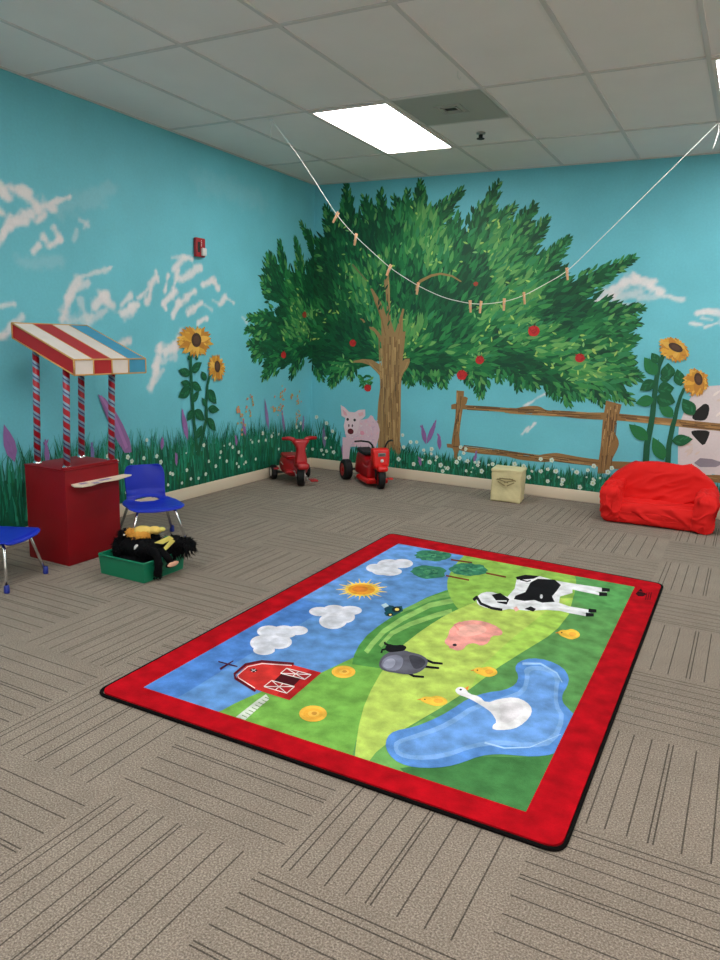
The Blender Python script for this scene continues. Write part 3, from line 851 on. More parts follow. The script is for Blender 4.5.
for a in [(K(195,395),K(262,335),.10),(K(190,410),K(110,385),.09),(K(190,480),K(125,462),.08),(K(190,500),K(110,560),.12),(K(195,465),K(262,515),.09),(K(200,590),K(245,515),.08),
          (K(290,450),K(258,392),.08),(K(292,620),K(262,560),.06),(K(300,510),K(356,600),.12),(K(300,630),K(375,640),.09),(K(205,640),K(168,710),.09),(K(215,640),K(282,705),.11),
          (K(300,690),K(352,775),.10),(K(230,820),K(262,735),.09),(K(185,320),K(172,290),.05),(K(225,320),K(235,290),.05)]:
    leaf(*a)
sunflower(194.5, 341.5, 18, 17, 0, 195.3, 340, 5.0, 7.2)
sunflower(215.5, 368, 9, 15, .15, 216.3, 366.5, 2.9, 6)
def K8(x, y): return (640+x/9, 330+y/9)
stem([K8(215,215),K8(170,330),K8(148,450),K8(130,600),K8(115,760),(651,425),(647,445),(645,480)], .032, .052); stem([K8(400,520),K8(365,600),K8(335,700),K8(315,800),(673,425),(669,445),(667,480)], .022, .045)
for a in [(K8(150,405),K8(40,245),.13),(K8(170,300),K8(105,205),.09),(K8(135,455),K8(0,545),.12),(K8(125,620),K8(-40,660),.12),(K8(150,600),K8(320,650),.17),(K8(160,545),K8(310,520),.16),
          (K8(250,440),K8(255,295),.14),(K8(180,440),K8(290,420),.09),(K8(300,780),K8(170,665),.11),(K8(370,505),K8(335,350),.11),(K8(485,765),K8(385,615),.13),
          ((648,440),(629,424),.13),((664,460),(653,437),.13),((672,441),(693,439),.12)]:
    leaf(*a, col=rgb(4,92,52) if random.random() < .7 else rgb(26,118,62))
sunflower(673.5, 349.5, 17.5, 12, -.45, 675.8, 347.5, 8, 3.8)
sunflower(695.5, 382.5, 13.5, 14.5, .3, 698.5, 379, 4.2, 6.4)

tag(WL.build('wall_left', m_wall), kind='structure')
tag(WB.build('wall_back', m_wall), kind='structure')

# ------------------------------------------------------------------ ceiling fixtures
def em_mat():
    m = bpy.data.materials.new('lit_diffuser'); m.use_nodes = True
    nt = m.node_tree; nt.nodes.remove(nt.nodes['Principled BSDF'])
    e = nt.nodes.new('ShaderNodeEmission'); e.inputs[0].default_value = LAMP_COL + (1,); e.inputs[1].default_value = LAMP
    nt.links.new(e.outputs[0], nt.nodes['Material Output'].inputs[0])
    return m
m_em = em_mat()
LT = thing('ceiling_light', 'bright rectangular ceiling light panel above the painted tree, left of the grey vent', 'ceiling light', (gx0+G/2, gy0-G, H), group='lit panels set into the ceiling')
fr = MB()
a, b2, t = G/2-.012, G-.012, .022
fr.box(-a, a, -b2, -b2+t, -.012, -.0005); fr.box(-a, a, b2-t, b2, -.012, -.0005)
fr.box(-a, -a+t, -b2+t, b2-t, -.012, -.0005); fr.box(a-t, a, -b2+t, b2-t, -.012, -.0005)
fr.build('frame', m_white, LT)
MB().box(-a+t, a-t, -b2+t, b2-t, -.008, -.0015).build('diffuser', m_em, LT)
for (i, j, lab) in [(4, 0, 'bright ceiling light panel cut off by the right edge of the photo'),  # the panels listed after this one are out of view, added to light the room
               (0, -3, 'added unseen ceiling light panel in the left row, over the floor before the rug'), (4, -3, 'added unseen ceiling light panel in the middle row, over the near end of the floor'),
               (8, 0, 'added unseen ceiling light panel in the right row near the painted back wall'), (8, -3, 'added unseen ceiling light panel in the right row, in the middle of the room'),
               (0, -5, 'added unseen ceiling light panel in the left row, behind the photographer'), (4, -5, 'added unseen ceiling light panel in the middle row, behind the photographer'), (8, -5, 'added unseen ceiling light panel in the right row, behind the photographer')]:
    c = copy_tree(LT); c.location = (gx0+G/2+G*i, gy0-G+2*G*j, H); c['label'] = lab

vt = thing('ceiling_vent', 'square grey air vent set in the ceiling beside the light panel', 'ceiling vent', (gx0+1.5*G, -1.79, H))
MB().box(-.29, .29, -.29, .29, -.006, -.0005).build('face_panel', m_grey, vt)
lv = MB()
for q, zz in ((.09, -.010), (.055, -.013)):
    lv.box(-q, q, -q, -q+.012, zz, -.006); lv.box(-q, q, q-.012, q, zz, -.006); lv.box(-q, -q+.012, -q, q, zz, -.006); lv.box(q-.012, q, -q, q, zz, -.006)
lv.build('louver', m_grey, vt)
MB().box(-.04, .04, -.022, .022, -.008, -.0062).build('slot', m_dark, vt)
sp = thing('sprinkler_head', 'small dark fire sprinkler head in the ceiling tile next to the vent', 'sprinkler', (2.121, -1.184, H))
MB().lathe([(0, -.002), (.032, -.002), (.032, -.010), (.016, -.014), (0, -.014)]).build('escutcheon', m_steel, sp)
MB().cyl((0, 0, -.012), (0, 0, -.04), .009).cyl((.012, 0, -.014), (.012, 0, -.042), .003).cyl((-.012, 0, -.014), (-.012, 0, -.042), .003).build('stem', m_dark, sp)
MB().cyl((0, 0, -.04), (0, 0, -.044), .028).build('deflector', m_dark, sp)
hk = MB().tube([(0, 0, 0), (0, 0, -.03), (.012, 0, -.045), (.02, 0, -.03)], .002, 6).build('ceiling_hook', m_string)
hk.location = (2.408, -2.413, H-.006)
tag(hk, 'tiny wire hook hanging from a ceiling grid bar behind the vent', 'hook')

# alarm on the left wall
al = thing('fire_alarm', 'small red fire alarm with white strobe on the teal left wall', 'fire alarm', (0.002, -1.768, 1.965))
MB().rbox((.018, 0, .07), (.032, .108, .146), .007, 3).build('housing', m_alarm, al)
MB().rbox((.044, .022, .038), (.024, .05, .06), .008, 3).build('strobe', m_white_pl, al)
MB().box(.0345, .036, -.042, -.012, .03, .11).build('grille', m_dark, al)
wl_ = MB()
for k in range(4): wl_.box(.0345, .0355, .0, .008, .118-.013*k, .126-.013*k)
wl_.build('lettering', m_white_pl, al)

# ------------------------------------------------------------------ clothesline
LA, LB = Vector((.9, -2.047, H-.008)), Vector((3.653, -.882, H-.008))
prof = [(0, 2.83), (.069, 2.581), (.159, 2.201), (.205, 2.063), (.288, 1.857), (.356, 1.739), (.42, 1.66), (.481, 1.627), (.506, 1.623), (.56, 1.645), (.605, 1.690), (.699, 1.858), (.848, 2.339), (1, 2.83)]
def line_at(t):
    z = float(np.interp(t, [p[0] for p in prof], [p[1] for p in prof]))
    # smooth
    zz = np.mean([np.interp(t+dt, [p[0] for p in prof], [p[1] for p in prof]) for dt in (-.02, -.01, 0, .01, .02)]) if .03 < t < .97 else z
    return Vector((LA.x+(LB.x-LA.x)*t, LA.y+(LB.y-LA.y)*t, float(zz)))
cl = thing('clothesline', 'thin white string slung in a long curve from two ceiling points', 'string line', (LA.x, LA.y, H))
def rel(p): return (p[0]-LA.x, p[1]-LA.y, p[2]-H)
MB().tube([rel(line_at(k/80)) for k in range(81)], .0024, 6).build('string', m_string, cl)
MB().tube([(0, 0, -.008), (.003, -.002, -.06), (-.004, 0, -.13)], .003, 6).build('loose_end', m_string, cl)
MB().tube([rel((LB.x, LB.y, H-.008)), rel((LB.x+.004, LB.y, H-.07)), rel((LB.x-.01, LB.y, H-.14)), rel((LB.x-.02, LB.y, H-.17))], .004, 6).build('loose_end', m_string, cl)
MB().rbox((0, 0, -.012), (.03, .012, .012), .003, 2).build('ceiling_clip', m_white_pl, cl)
MB().rbox(rel((LB.x, LB.y, H-.012)), (.03, .012, .012), .003, 2).build('ceiling_clip', m_white_pl, cl)
def make_pin():
    t = thing('clothespin', 'x', 'clothespin', group='wooden clothespins on the string')
    for sd in (-1, 1):
        mb = MB(); Mx = Matrix.Rotation(sd*.045, 4, 'Y')
        mb.rbox((sd*.0052, 0, -.018), (.006, .010, .074), .0016, 2, M=Mx)
        mb.build('wooden_prong', m_wood, t)
    mb = MB().cyl((0, -.0065, -.016), (0, .0065, -.016), .0045, n=10); mb.tube([(-.010, .0058, -.03), (0, .0066, -.016), (.010, .0058, -.03)], .0011, 5)
    mb.build('spring', m_steel, t)
    return t
pin0 = make_pin()
pl = ['topmost clothespin on the steep left side of the string', 'second clothespin down the left side of the string', 'third clothespin from the left, over the painted trunk top',
      'fourth clothespin from the left, where the string begins to flatten', 'fifth clothespin from the left, left one of the close pair at the lowest sag',
      'sixth clothespin from the left, right one of the close pair at the lowest sag', 'seventh clothespin from the left, just right of the lowest sag',
      'eighth clothespin from the left, where the string starts to rise', 'last clothespin, alone on the rising right side of the string']
ts = [.159, .205, .288, .356, .481, .506, .56, .605, .699]
tilt = [.52, .22, .42, .15, -.12, .1, -.02, -.28, -.2]
plan = math.atan2(LB.y-LA.y, LB.x-LA.x)
for k, (tt, ti) in enumerate(zip(ts, tilt)):
    o = pin0 if k == 0 else copy_tree(pin0)
    o['label'] = pl[k]; o.location = line_at(tt); o.rotation_euler = (0, ti, plan + (.9 if k % 2 else .6))
    o.scale = (1.15, 1.15, 1.15)

# ------------------------------------------------------------------ rug
ZR = 0.013
def fl(x, y): return on_floor(x, y, ZR)
m_rug = paint_mat('rug_pile', 0.95, 0.27, 14, bump=0.5, bump_scale=260, fine=0.06, fine_scale=220)
m_rug.node_tree.nodes['Principled BSDF'].inputs['Specular IOR Level'].default_value = 0.1
oc = [(94,693),(563,855),(664,584.5),(390.5,533.5)]     # outer corners
ic = [(143.5,687),(526,811.5),(634.7,586.7),(398.5,543.5)]
def round_quad(pts, r, n=6):
    out = []
    for i in range(4):
        p = Vector(pts[i]); a = (Vector(pts[i-1])-p).normalized(); b = (Vector(pts[(i+1) % 4])-p).normalized()
        for k in range(n+1):
            t = k/n
            q = p + a*r*(1-t)**2 + b*r*t**2
            out.append((q.x, q.y))
    return out
outer = [on_floor(x, y, ZR*.5) for x, y in oc]; inner = [fl(x, y) for x, y in ic]
rug = thing('rug', 'large farm picture rug with red border, barn, cow and pond', 'rug', (2.83, -3.36, 0))
RO = rug.location.copy()
cxm = sum(p[0] for p in outer)/4; cym = sum(p[1] for p in outer)/4
full = round_quad(outer, .055)
def shrink(pts, d): return [(p[0]-(p[0]-cxm)/math.hypot(p[0]-cxm, p[1]-cym)*d, p[1]-(p[1]-cym)/math.hypot(p[0]-cxm, p[1]-cym)*d) for p in pts]
shr = shrink(full, .018)
bd = MB()
ring = [(a[0]-RO.x, a[1]-RO.y, .006) for a in shrink(full, .006)]
bd.tube(ring, .0065, 8, closed=True)
bd.build('binding', mat('black_binding', (.004, .003, .003, 1), .95, spec=.1), rug)
RG = MB()
REDC = rgb(178, 6, 22)
n = len(shr)
RG.add([(p[0]-RO.x, p[1]-RO.y, 0.0015) for p in shr] + [(p[0]-RO.x, p[1]-RO.y, ZR-.001) for p in shr], [tuple(n+k for k in range(n))] + [(k, (k+1) % n, n+(k+1) % n, n+k) for k in range(n)], col=REDC)
def clip(poly, quad):
    """keep what lies inside the convex picture field"""
    area = sum(quad[i][0]*quad[(i+1) % 4][1]-quad[(i+1) % 4][0]*quad[i][1] for i in range(4))
    sg = 1 if area > 0 else -1
    out = poly
    for i in range(4):
        a, b = quad[i], quad[(i+1) % 4]
        def side(p): return sg*((b[0]-a[0])*(p[1]-a[1])-(b[1]-a[1])*(p[0]-a[0]))
        inp = out; out = []
        for k in range(len(inp)):
            p, q = inp[k-1], inp[k]; sp_, sq = side(p), side(q)
            if (sp_ >= 0) != (sq >= 0):
                t = sp_/(sp_-sq); out.append((p[0]+(q[0]-p[0])*t, p[1]+(q[1]-p[1])*t))
            if sq >= 0: out.append(q)
        if not out: return out
    return out
RL = [0]
def rp(px, col, sm=0, doclip=True):
    RL[0] += 1
    pts = [fl(x, y) for x, y in px]
    if sm: pts = smooth_poly(pts, sm)
    if doclip: pts = clip(pts, inner)
    if len(pts) < 3: return
    z = ZR - .001 + RL[0]*7e-6
    RG.add([(p[0]-RO.x, p[1]-RO.y, z) for p in pts], [tuple(range(len(pts)))], col=col)
def re(cx, cy, rx, ry, col, n=18, ang=0, wob=0):
    ca, sa = math.cos(ang), math.sin(ang); o = []
    for k in range(n):
        a = 2*PI*k/n; r = 1+random.uniform(-wob, wob); x, y = rx*r*math.cos(a), ry*r*math.sin(a)
        o.append((cx+x*ca-y*sa, cy+x*sa+y*ca))
    rp(o, col)
def rl(pts, w, col, w2=None, doclip=True):
    """printed line, width in photo units"""
    w2 = w if w2 is None else w2; n = len(pts); Lf = []; Rt = []
    for i, (x, y) in enumerate(pts):
        a = pts[max(0, i-1)]; b = pts[min(n-1, i+1)]; dx, dy = b[0]-a[0], b[1]-a[1]; l = math.hypot(dx, dy) or 1
        h = (w+(w2-w)*i/(n-1))/2
        Lf.append((x-dy/l*h, y+dx/l*h)); Rt.append((x+dy/l*h, y-dx/l*h))
    rp(Lf+Rt[::-1], col, doclip=doclip)
Q2 = lambda x, y: (360+x/2.25, 530+y/2.25)
Q3 = lambda x, y: (220+x/3.6, 620+y/3.6)
Qp = lambda x, y: (360+x/2.77, 640+y/2.77)
Qs = lambda x, y: (80+x/2.4, 520+y/2.4)
Qt = lambda x, y: (340+x/4.5, 520+y/4.5)
SKYB = rgb(98, 146, 206)
rp([(143.5,687),(526,811.5),(634.7,586.7),(398.5,543.5)], SKYB, doclip=False)
rp([(140,690),(300,598),(330,606),(170,702)], rgb(80,130,202)); rp([(300,598),(398,540),(440,548),(350,600)], rgb(108,158,222))
rp([(206,716),(222,710),(235,703),(248,697),(265,690),(290,682),(320,673),(339,664),(358,655),(380,640),(480,640),(460,800),(300,770)], rgb(120,176,78))
rp([(352,664),(354,655),(359,645),(367,635),(378,626),(400,611),(427,597),(446,590),(470,585),(520,600),(500,650),(430,680),(380,668)], rgb(84,146,72), 0)
G_ST = rgb(146,190,104)
rl([(366,652),(372,644),(384,631),(402,619),(430,605),(455,600)], 5, G_ST, 5)
rl([(380,646),(392,633),(410,624),(436,615),(452,611)], 4, G_ST, 5)
rl([(400,612),(416,605),(432,598),(450,594)], 3, rgb(120,172,90), 5)
rp([(470,545),(640,585),(640,600),(530,816),(350,766),(356,740),(390,740),(430,700),(500,640)], rgb(96,152,86))
rp([(556,572),(575,574),(640,586),(636,610),(590,610),(576,600)], rgb(92,158,90))
rp([(500,556),(560,560),(573,570),(577,582),(574,596),(566,615),(545,640),(500,640),(462,613),(451,600),(446,584),(451,570),(461,558),(470,550)], rgb(146,188,84), 1)
rp([(354,764),(356,745),(359,725),(364,706),(371,690),(380,674),(392,657),(404,644),(418,633),(431,624),(444,616),(456,610),(475,602),(500,599),(573,598),(569,614),(558,628),(547,637),(524,651),(500,666),(471,688),(440,708),(404,729),(392,739),(376,752),(362,770)], rgb(184,208,100), 0)
rp([(573,598),(569,614),(558,628),(547,637),(524,651),(500,666),(471,688),(480,668),(510,640),(545,612)], rgb(170,208,92))
rp([(392,739),(376,752),(362,770),(400,776),(430,770),(420,742),(450,722),(430,715)], rgb(116,174,92))
rp([(452,760),(478,756),(520,757),(558,753),(600,690),(560,780),(528,816),(420,790),(400,768)], rgb(70,128,72))
# trees
for (cx, cy, rx, ry, tx0, ty0, tx1, ty1) in ((433,555.5,18,5.6,451,559.5,472,562.5),(428.5,572,17.5,6.6,446,575.5,469,580),(468.5,569.5,18.5,6.4,486,573,506,577)):
    rl([(tx0, ty0), (tx1, ty1)], 1.6, rgb(116,62,36))
    re(cx, cy, rx, ry, rgb(58,124,96), 26, .03, .10)
    for k in range(40):
        a = random.uniform(0, 2*PI); r = random.uniform(0, .85)
        re(cx+rx*r*math.cos(a), cy+ry*r*math.sin(a), 2.2, .8, vary(random.choice([rgb(84,150,112), rgb(44,106,84), rgb(70,138,96)]), .1), 6)
# clouds
def cloud(pts, c1=rgb(226,226,236), c2=rgb(216,217,228)):
    rp(pts, c1, 2); cx = sum(p[0] for p in pts)/len(pts); cy = sum(p[1] for p in pts)/len(pts)
    rp([(cx+(p[0]-cx)*.72, cy+(p[1]-cy)*.66+1) for p in pts], c2, 2)
def lobes(L_):
    for g, c_ in ((1.0, rgb(226,226,236)), (.72, rgb(216,217,228))):
        for (x, y, a_, b_) in L_: re(x, y+(1-g)*2, a_*g, b_*g, c_, 20)
lobes([(375,568,9,4.2),(389,564.5,12,5.3),(402,563.5,11,4.6),(390,571.5,12,4.2),(381,571,9,4)])
lobes([(320,611.5,11,4.6),(334,609.5,11,4.6),(350,610.5,12,4.6),(333,621,14,8),(345,617,10,6)])
lobes([(269,631.5,12,6),(262,643,12,7.5),(284,632,13,6.5),(297,630.5,11,4.6),(264,650,11,5),(279,642,13,7)])
# sun
for k in range(26):
    a = 2*PI*k/26; ln = 26 if k % 2 else 20
    c = (362, 589.5); rl([(c[0]+10*math.cos(a), c[1]+4*math.sin(a)), (c[0]+ln*math.cos(a), c[1]+ln*.42*math.sin(a))], 2.6, rgb(248,214,110), .3)
re(362, 589.5, 17, 6.6, rgb(246,206,90)); re(361.5, 589.5, 13.5, 5.2, rgb(238,160,50)); re(360, 589.2, 8, 3, rgb(226,132,50))
# tractor
rp([(384,609),(388,605),(394,606),(392,612),(386,613)], rgb(26,70,88)); rp([(384,613),(392,607),(402,606),(403,611),(394,616),(386,616)], rgb(24,78,84))
rp([(381,605),(386,603),(389,606),(384,608)], rgb(186,210,222))
re(396.5, 609.5, 4.6, 2.9, rgb(22,34,40)); re(397, 609.5, 2.2, 1.4, rgb(238,214,120)); re(390, 614.8, 3, 1.8, rgb(22,34,40)); re(390.3, 614.8, 1.4, .8, rgb(238,214,120))
# barn
rp([Q3(60,205),Q3(95,162),Q3(150,152),Q3(262,162),Q3(365,190),Q3(250,289),Q3(165,262),Q3(128,250),Q3(62,215)], rgb(206,52,48))
rp([Q3(205,270),Q3(262,210),Q3(330,180),Q3(365,190),Q3(250,289)], rgb(180,34,36))
rl([Q3(128,256),Q3(55,210),Q3(52,195),Q3(93,160),Q3(150,149),Q3(266,158)], 2.6, rgb(96,20,34)); rl([Q3(126,246),Q3(66,208),Q3(64,198),Q3(100,168),Q3(152,157),Q3(258,164)], .9, rgb(230,220,220))
rp([Q3(222,193),Q3(290,212),Q3(262,240),Q3(190,223)], rgb(70,18,26))
def xdoor(a, b, c, d):
    W_ = rgb(232,224,220)
    rp([a, b, c, d], rgb(168,34,38)); 
    for p, q in ((a,b),(b,c),(c,d),(d,a),(a,c),(b,d),(((a[0]+b[0])/2,(a[1]+b[1])/2),((c[0]+d[0])/2,(c[1]+d[1])/2))): rl([p, q], .8, W_)
xdoor(Q3(240,174), Q3(328,197), Q3(305,214), Q3(218,192)); xdoor(Q3(186,218), Q3(268,240), Q3(240,264), Q3(158,240))
rp([Q3(106,180),Q3(122,174),Q3(136,182),Q3(120,190)], rgb(60,18,26)); rl([Q3(114,177),Q3(129,186)], .5, rgb(230,220,220)); rl([Q3(129,177),Q3(113,186)], .5, rgb(230,220,220))
rl([Qs(332,340), Qs(378,352)], 1.2, rgb(72,24,44)); rl([Qs(336,358), Qs(368,338)], 2.4, rgb(72,24,44), 1.0)
# path
rl([Q3(172,276), Q3(140,300), Q3(104,330), Q3(66,362)], 6, rgb(206,212,200), 8.5)
for k in range(9):
    t = k/9; rl([(Q3(172-106*t-10, 278+84*t)[0], Q3(172, 278+84*t)[1]), (Q3(172-106*t+8, 284+84*t)[0], Q3(172, 286+84*t)[1])], .7, rgb(104,140,84))
# hay
for cx, cy, rx, ry in ((343.5,672,12,6.2),(313,713.8,14,8.2)):
    re(cx, cy, rx, ry, rgb(240,184,72)); re(cx, cy, rx*.7, ry*.66, rgb(234,172,62)); re(cx+.6, cy, rx*.42, ry*.38, rgb(242,190,84)); re(cx+1.2, cy-.4, rx*.2, ry*.2, rgb(212,148,60))
# sheep
BLK = rgb(22,22,26)
for p in ((142,290,186,301),(136,306,178,311),(98,316,144,331),(90,310,134,318)): rl([Q2(p[0],p[1]), Q2((p[0]+p[2])/2, p[3]-2), Q2(p[2],p[3])], 2.6, BLK, 2.0)
rp([Q2(42,300),Q2(50,284),Q2(72,272),Q2(98,270),Q2(116,276),Q2(136,280),Q2(154,292),Q2(150,308),Q2(132,322),Q2(108,326),Q2(80,322),Q2(56,318),Q2(44,310)], rgb(96,96,108), 2)
rp([Q2(46,304),Q2(54,288),Q2(78,280),Q2(98,286),Q2(96,306),Q2(84,318),Q2(60,316)], rgb(128,130,148), 2); rp([Q2(50,304),Q2(58,292),Q2(74,288),Q2(82,298),Q2(72,312),Q2(58,312)], rgb(158,160,180), 2)
rp([Q2(108,280),Q2(132,284),Q2(148,294),Q2(146,306),Q2(124,316),Q2(114,300)], rgb(66,66,76), 2)
rp([Q2(56,264),Q2(64,256),Q2(78,260),Q2(96,258),Q2(106,264),Q2(100,272),Q2(84,274),Q2(68,276),Q2(58,272)], BLK, 1)
rl([Q2(60,268),Q2(50,270),Q2(48,277)], 2, BLK); rl([Q2(66,260),Q2(56,256),Q2(56,252)], 2.2, BLK)
# pig
rp([Q2(188,252),Q2(198,240),Q2(202,222),Q2(226,206),Q2(262,202),Q2(300,212),Q2(322,228),Q2(318,238),Q2(296,238),Q2(290,254),Q2(272,262),Q2(258,254),Q2(240,258),Q2(232,270),Q2(214,272),Q2(200,262)], rgb(238,162,152), 1)
rp([Q2(214,226),Q2(240,212),Q2(280,214),Q2(288,230),Q2(250,240),Q2(222,240)], rgb(244,180,168), 2); re(*Q2(213,259), 2.2, 1.4, rgb(40,30,40), 8); re(*Q2(206,264), 2.6, 1.4, rgb(226,140,140), 10)
rl([Q2(222,226),Q2(212,214),Q2(226,208)], 2, rgb(226,140,136))
# cow
WH = rgb(228,228,232)
rp([Q2(336,178),Q2(332,150),Q2(348,132),Q2(352,112),Q2(372,104),Q2(404,104),Q2(440,114),Q2(474,120),Q2(556,132),Q2(556,140),Q2(510,138),Q2(478,134),Q2(478,142),Q2(450,150),Q2(448,164),Q2(470,172),Q2(518,180),Q2(518,188),Q2(470,184),Q2(420,180),Q2(380,182)], WH)
rl([Q2(440,122),Q2(500,136),Q2(548,146)], 2.6, WH); rl([Q2(420,172),Q2(470,184),Q2(512,192)], 2.6, WH)
rl([Q2(255,158),Q2(264,150)], 3, BLK)
rp([Q2(262,156),Q2(268,144),Q2(290,138),Q2(320,146),Q2(346,156),Q2(344,176),Q2(316,182),Q2(284,176),Q2(264,168)], WH, 1)
rl([Q2(262,150),Q2(272,166),Q2(296,176),Q2(320,180)], 2.6, BLK); rp([Q2(296,146),Q2(316,142),Q2(336,156),Q2(330,168),Q2(310,164)], BLK); rl([Q2(300,160),Q2(330,160)], 1.2, WH)
rp([Q2(345,176),Q2(352,172),Q2(358,180),Q2(350,184)], rgb(236,180,170))
rp([Q2(350,106),Q2(372,101),Q2(404,104),Q2(390,110),Q2(366,112),Q2(354,112)], BLK)
rp([Q2(372,140),Q2(384,118),Q2(400,110),Q2(438,112),Q2(452,124),Q2(442,138),Q2(432,150),Q2(438,162),Q2(410,164),Q2(392,158),Q2(370,160),Q2(346,156),Q2(350,148)], BLK)
re(*Q2(408,150), 1.5, 2.2, WH, 8); rp([Q2(370,178),Q2(384,172),Q2(396,178),Q2(390,184)], BLK)
for x, y in ((552,135),(546,145),(522,182),(516,191)): rp([Q2(x-8,y-5),Q2(x+10,y-3),Q2(x+10,y+4),Q2(x-8,y+4)], BLK)
rl([Q2(360,112),Q2(376,116),Q2(384,114)], 1.2, BLK)
# chicks
def chick(cx, cy, sx=1):
    rp([(cx-14*sx,cy-1),(cx-9*sx,cy-3.6),(cx-3*sx,cy-3),(cx+3*sx,cy-4.6),(cx+11*sx,cy-2),(cx+14*sx,cy+2),(cx+10*sx,cy+5),(cx+2*sx,cy+6.5),(cx-6*sx,cy+4),(cx-11*sx,cy+2.2)], rgb(244,196,74), 1)
    rp([(cx-2*sx,cy),(cx+6*sx,cy-2),(cx+10*sx,cy+1.5),(cx+3*sx,cy+4)], rgb(236,170,66), 1); re(cx-9*sx, cy-.6, .9, .6, BLK, 7); rl([(cx-13*sx,cy-.8),(cx-16.5*sx,cy-.2)], 1.3, rgb(230,130,50), .4)
chick(569, 633.4, .82); chick(485.5, 671, .9); chick(434, 700.2, 1.02)
# pond
pond = [Qp(70,300),Qp(74,270),Qp(95,252),Qp(150,242),Qp(205,220),Qp(250,196),Qp(300,162),Qp(350,146),Qp(400,140),Qp(432,124),Qp(440,100),Qp(428,78),Qp(440,60),Qp(475,50),Qp(520,56),Qp(562,76),Qp(580,104),Qp(574,130),Qp(560,150),Qp(560,172),Qp(576,190),Qp(600,214),Qp(560,300),Qp(535,318),Qp(480,324),Qp(430,320),Qp(380,316),Qp(330,322),Qp(285,340),Qp(240,352),Qp(180,356),Qp(130,350),Qp(92,332)]
pcx, pcy = Qp(330,230)
rp(pond, rgb(92,144,214), 1)
rp([Qp(92,300),Qp(96,280),Qp(150,262),Qp(215,240),Qp(262,214),Qp(310,182),Qp(400,158),Qp(450,138),Qp(458,100),Qp(452,80),Qp(480,70),Qp(530,78),Qp(556,102),Qp(548,140),Qp(548,180),Qp(570,215),Qp(540,290),Qp(470,300),Qp(380,290),Qp(310,300),Qp(230,330),Qp(150,334),Qp(104,322)], rgb(128,172,228), 1)
rp([Qp(104,300),Qp(110,286),Qp(160,272),Qp(225,250),Qp(270,226),Qp(320,192),Qp(400,170),Qp(458,150),Qp(470,106),Qp(468,90),Qp(486,82),Qp(524,90),Qp(542,108),Qp(536,140),Qp(538,184),Qp(556,215),Qp(530,272),Qp(470,288),Qp(380,276),Qp(310,288),Qp(230,316),Qp(150,322),Qp(112,312)], rgb(110,158,222), 1)
rl([Qp(345,285),Qp(400,300),Qp(470,298),Qp(556,262)], 2, rgb(170,204,240), .5); rl([Qp(450,66),Qp(500,66),Qp(545,92),Qp(560,118)], 2.4, rgb(160,198,240), 1)
# goose
rp([Qp(350,176),Qp(384,164),Qp(430,158),Qp(462,172),Qp(478,192),Qp(470,216),Qp(440,242),Qp(410,250),Qp(368,250),Qp(366,238),Qp(380,228),Qp(366,204),Qp(352,192),Qp(320,172),Qp(296,160),Qp(272,152),Qp(262,140),Qp(272,130),Qp(290,132),Qp(302,150),Qp(330,156)], rgb(234,232,236), 1)
rp([Qp(380,180),Qp(430,170),Qp(458,186),Qp(440,214),Qp(410,232),Qp(384,226),Qp(392,206)], rgb(226,222,228), 2); re(*Qp(279,138), 1.3, .9, BLK, 8); rp([Qp(290,134),Qp(302,128),Qp(298,140)], rgb(236,140,60))
# maker mark in the border corner
re(641, 594, 5, 2.2, rgb(50,10,16), 14, .15, .1)
rp([(638,591),(641,588.5),(643,592)], rgb(50,10,16), doclip=False); RL[0] += 1
for k in range(3): rl([(647+k*2.2,592.5),(645.5+k*2.2,600)], 1.1, rgb(96,8,18), doclip=False)
def rp_border(pts, c): rp(pts, c, doclip=False)
rp_border([(635.5,594),(638,591.4),(641,592.2),(645,593),(646.5,594.5),(643,596.6),(638.5,596.4)], rgb(50,10,16))
RG.build('pile', m_rug, rug)

# ------------------------------------------------------------------ puppet booth
bo = thing('puppet_booth', 'red puppet booth box with striped poles and sloping striped canopy by the left wall', 'puppet booth', (.30, -3.695, 0))
X1, Y1, HB = .345, .405, .565
MB().rbox((X1/2, Y1/2, HB/2), (X1, Y1, HB), .006, 2).build('box', m_redbox, bo)
tp = MB(); tp.rbox((X1/2, Y1/2, HB+.004), (X1+.006, Y1+.006, .008), .003, 2); tp.rbox((X1-.02, Y1/2, HB+.012), (.03, Y1, .014), .004, 2)
tp.build('top_board', m_redbox, bo)
sh = MB()
pts = [(0, .01), (.05, -.012), (.09, .01), (.098, .07), (.07, .17), (.085, .29), (.05, .43), (0, .41)]
sh.extrude(pts, .478, .486, 'XY', (X1, .03, 0))
so = sh.build('counter_ledge', mat('cream_card', rgb(232,214,192), .6, noise_scale=18, noise_amt=.06), bo)
sm_ = MB()
for (a, b_, c_, d_2) in ((.02,.05,.04,.09),(.06,.09,.10,.15),(.03,.06,.18,.26)): sm_.box(X1+a, X1+b_, .03+c_, .03+d_2, .4862, .4872)
sm_.build('printed_picture', mat('print_blue', rgb(150,130,170), .6), so)
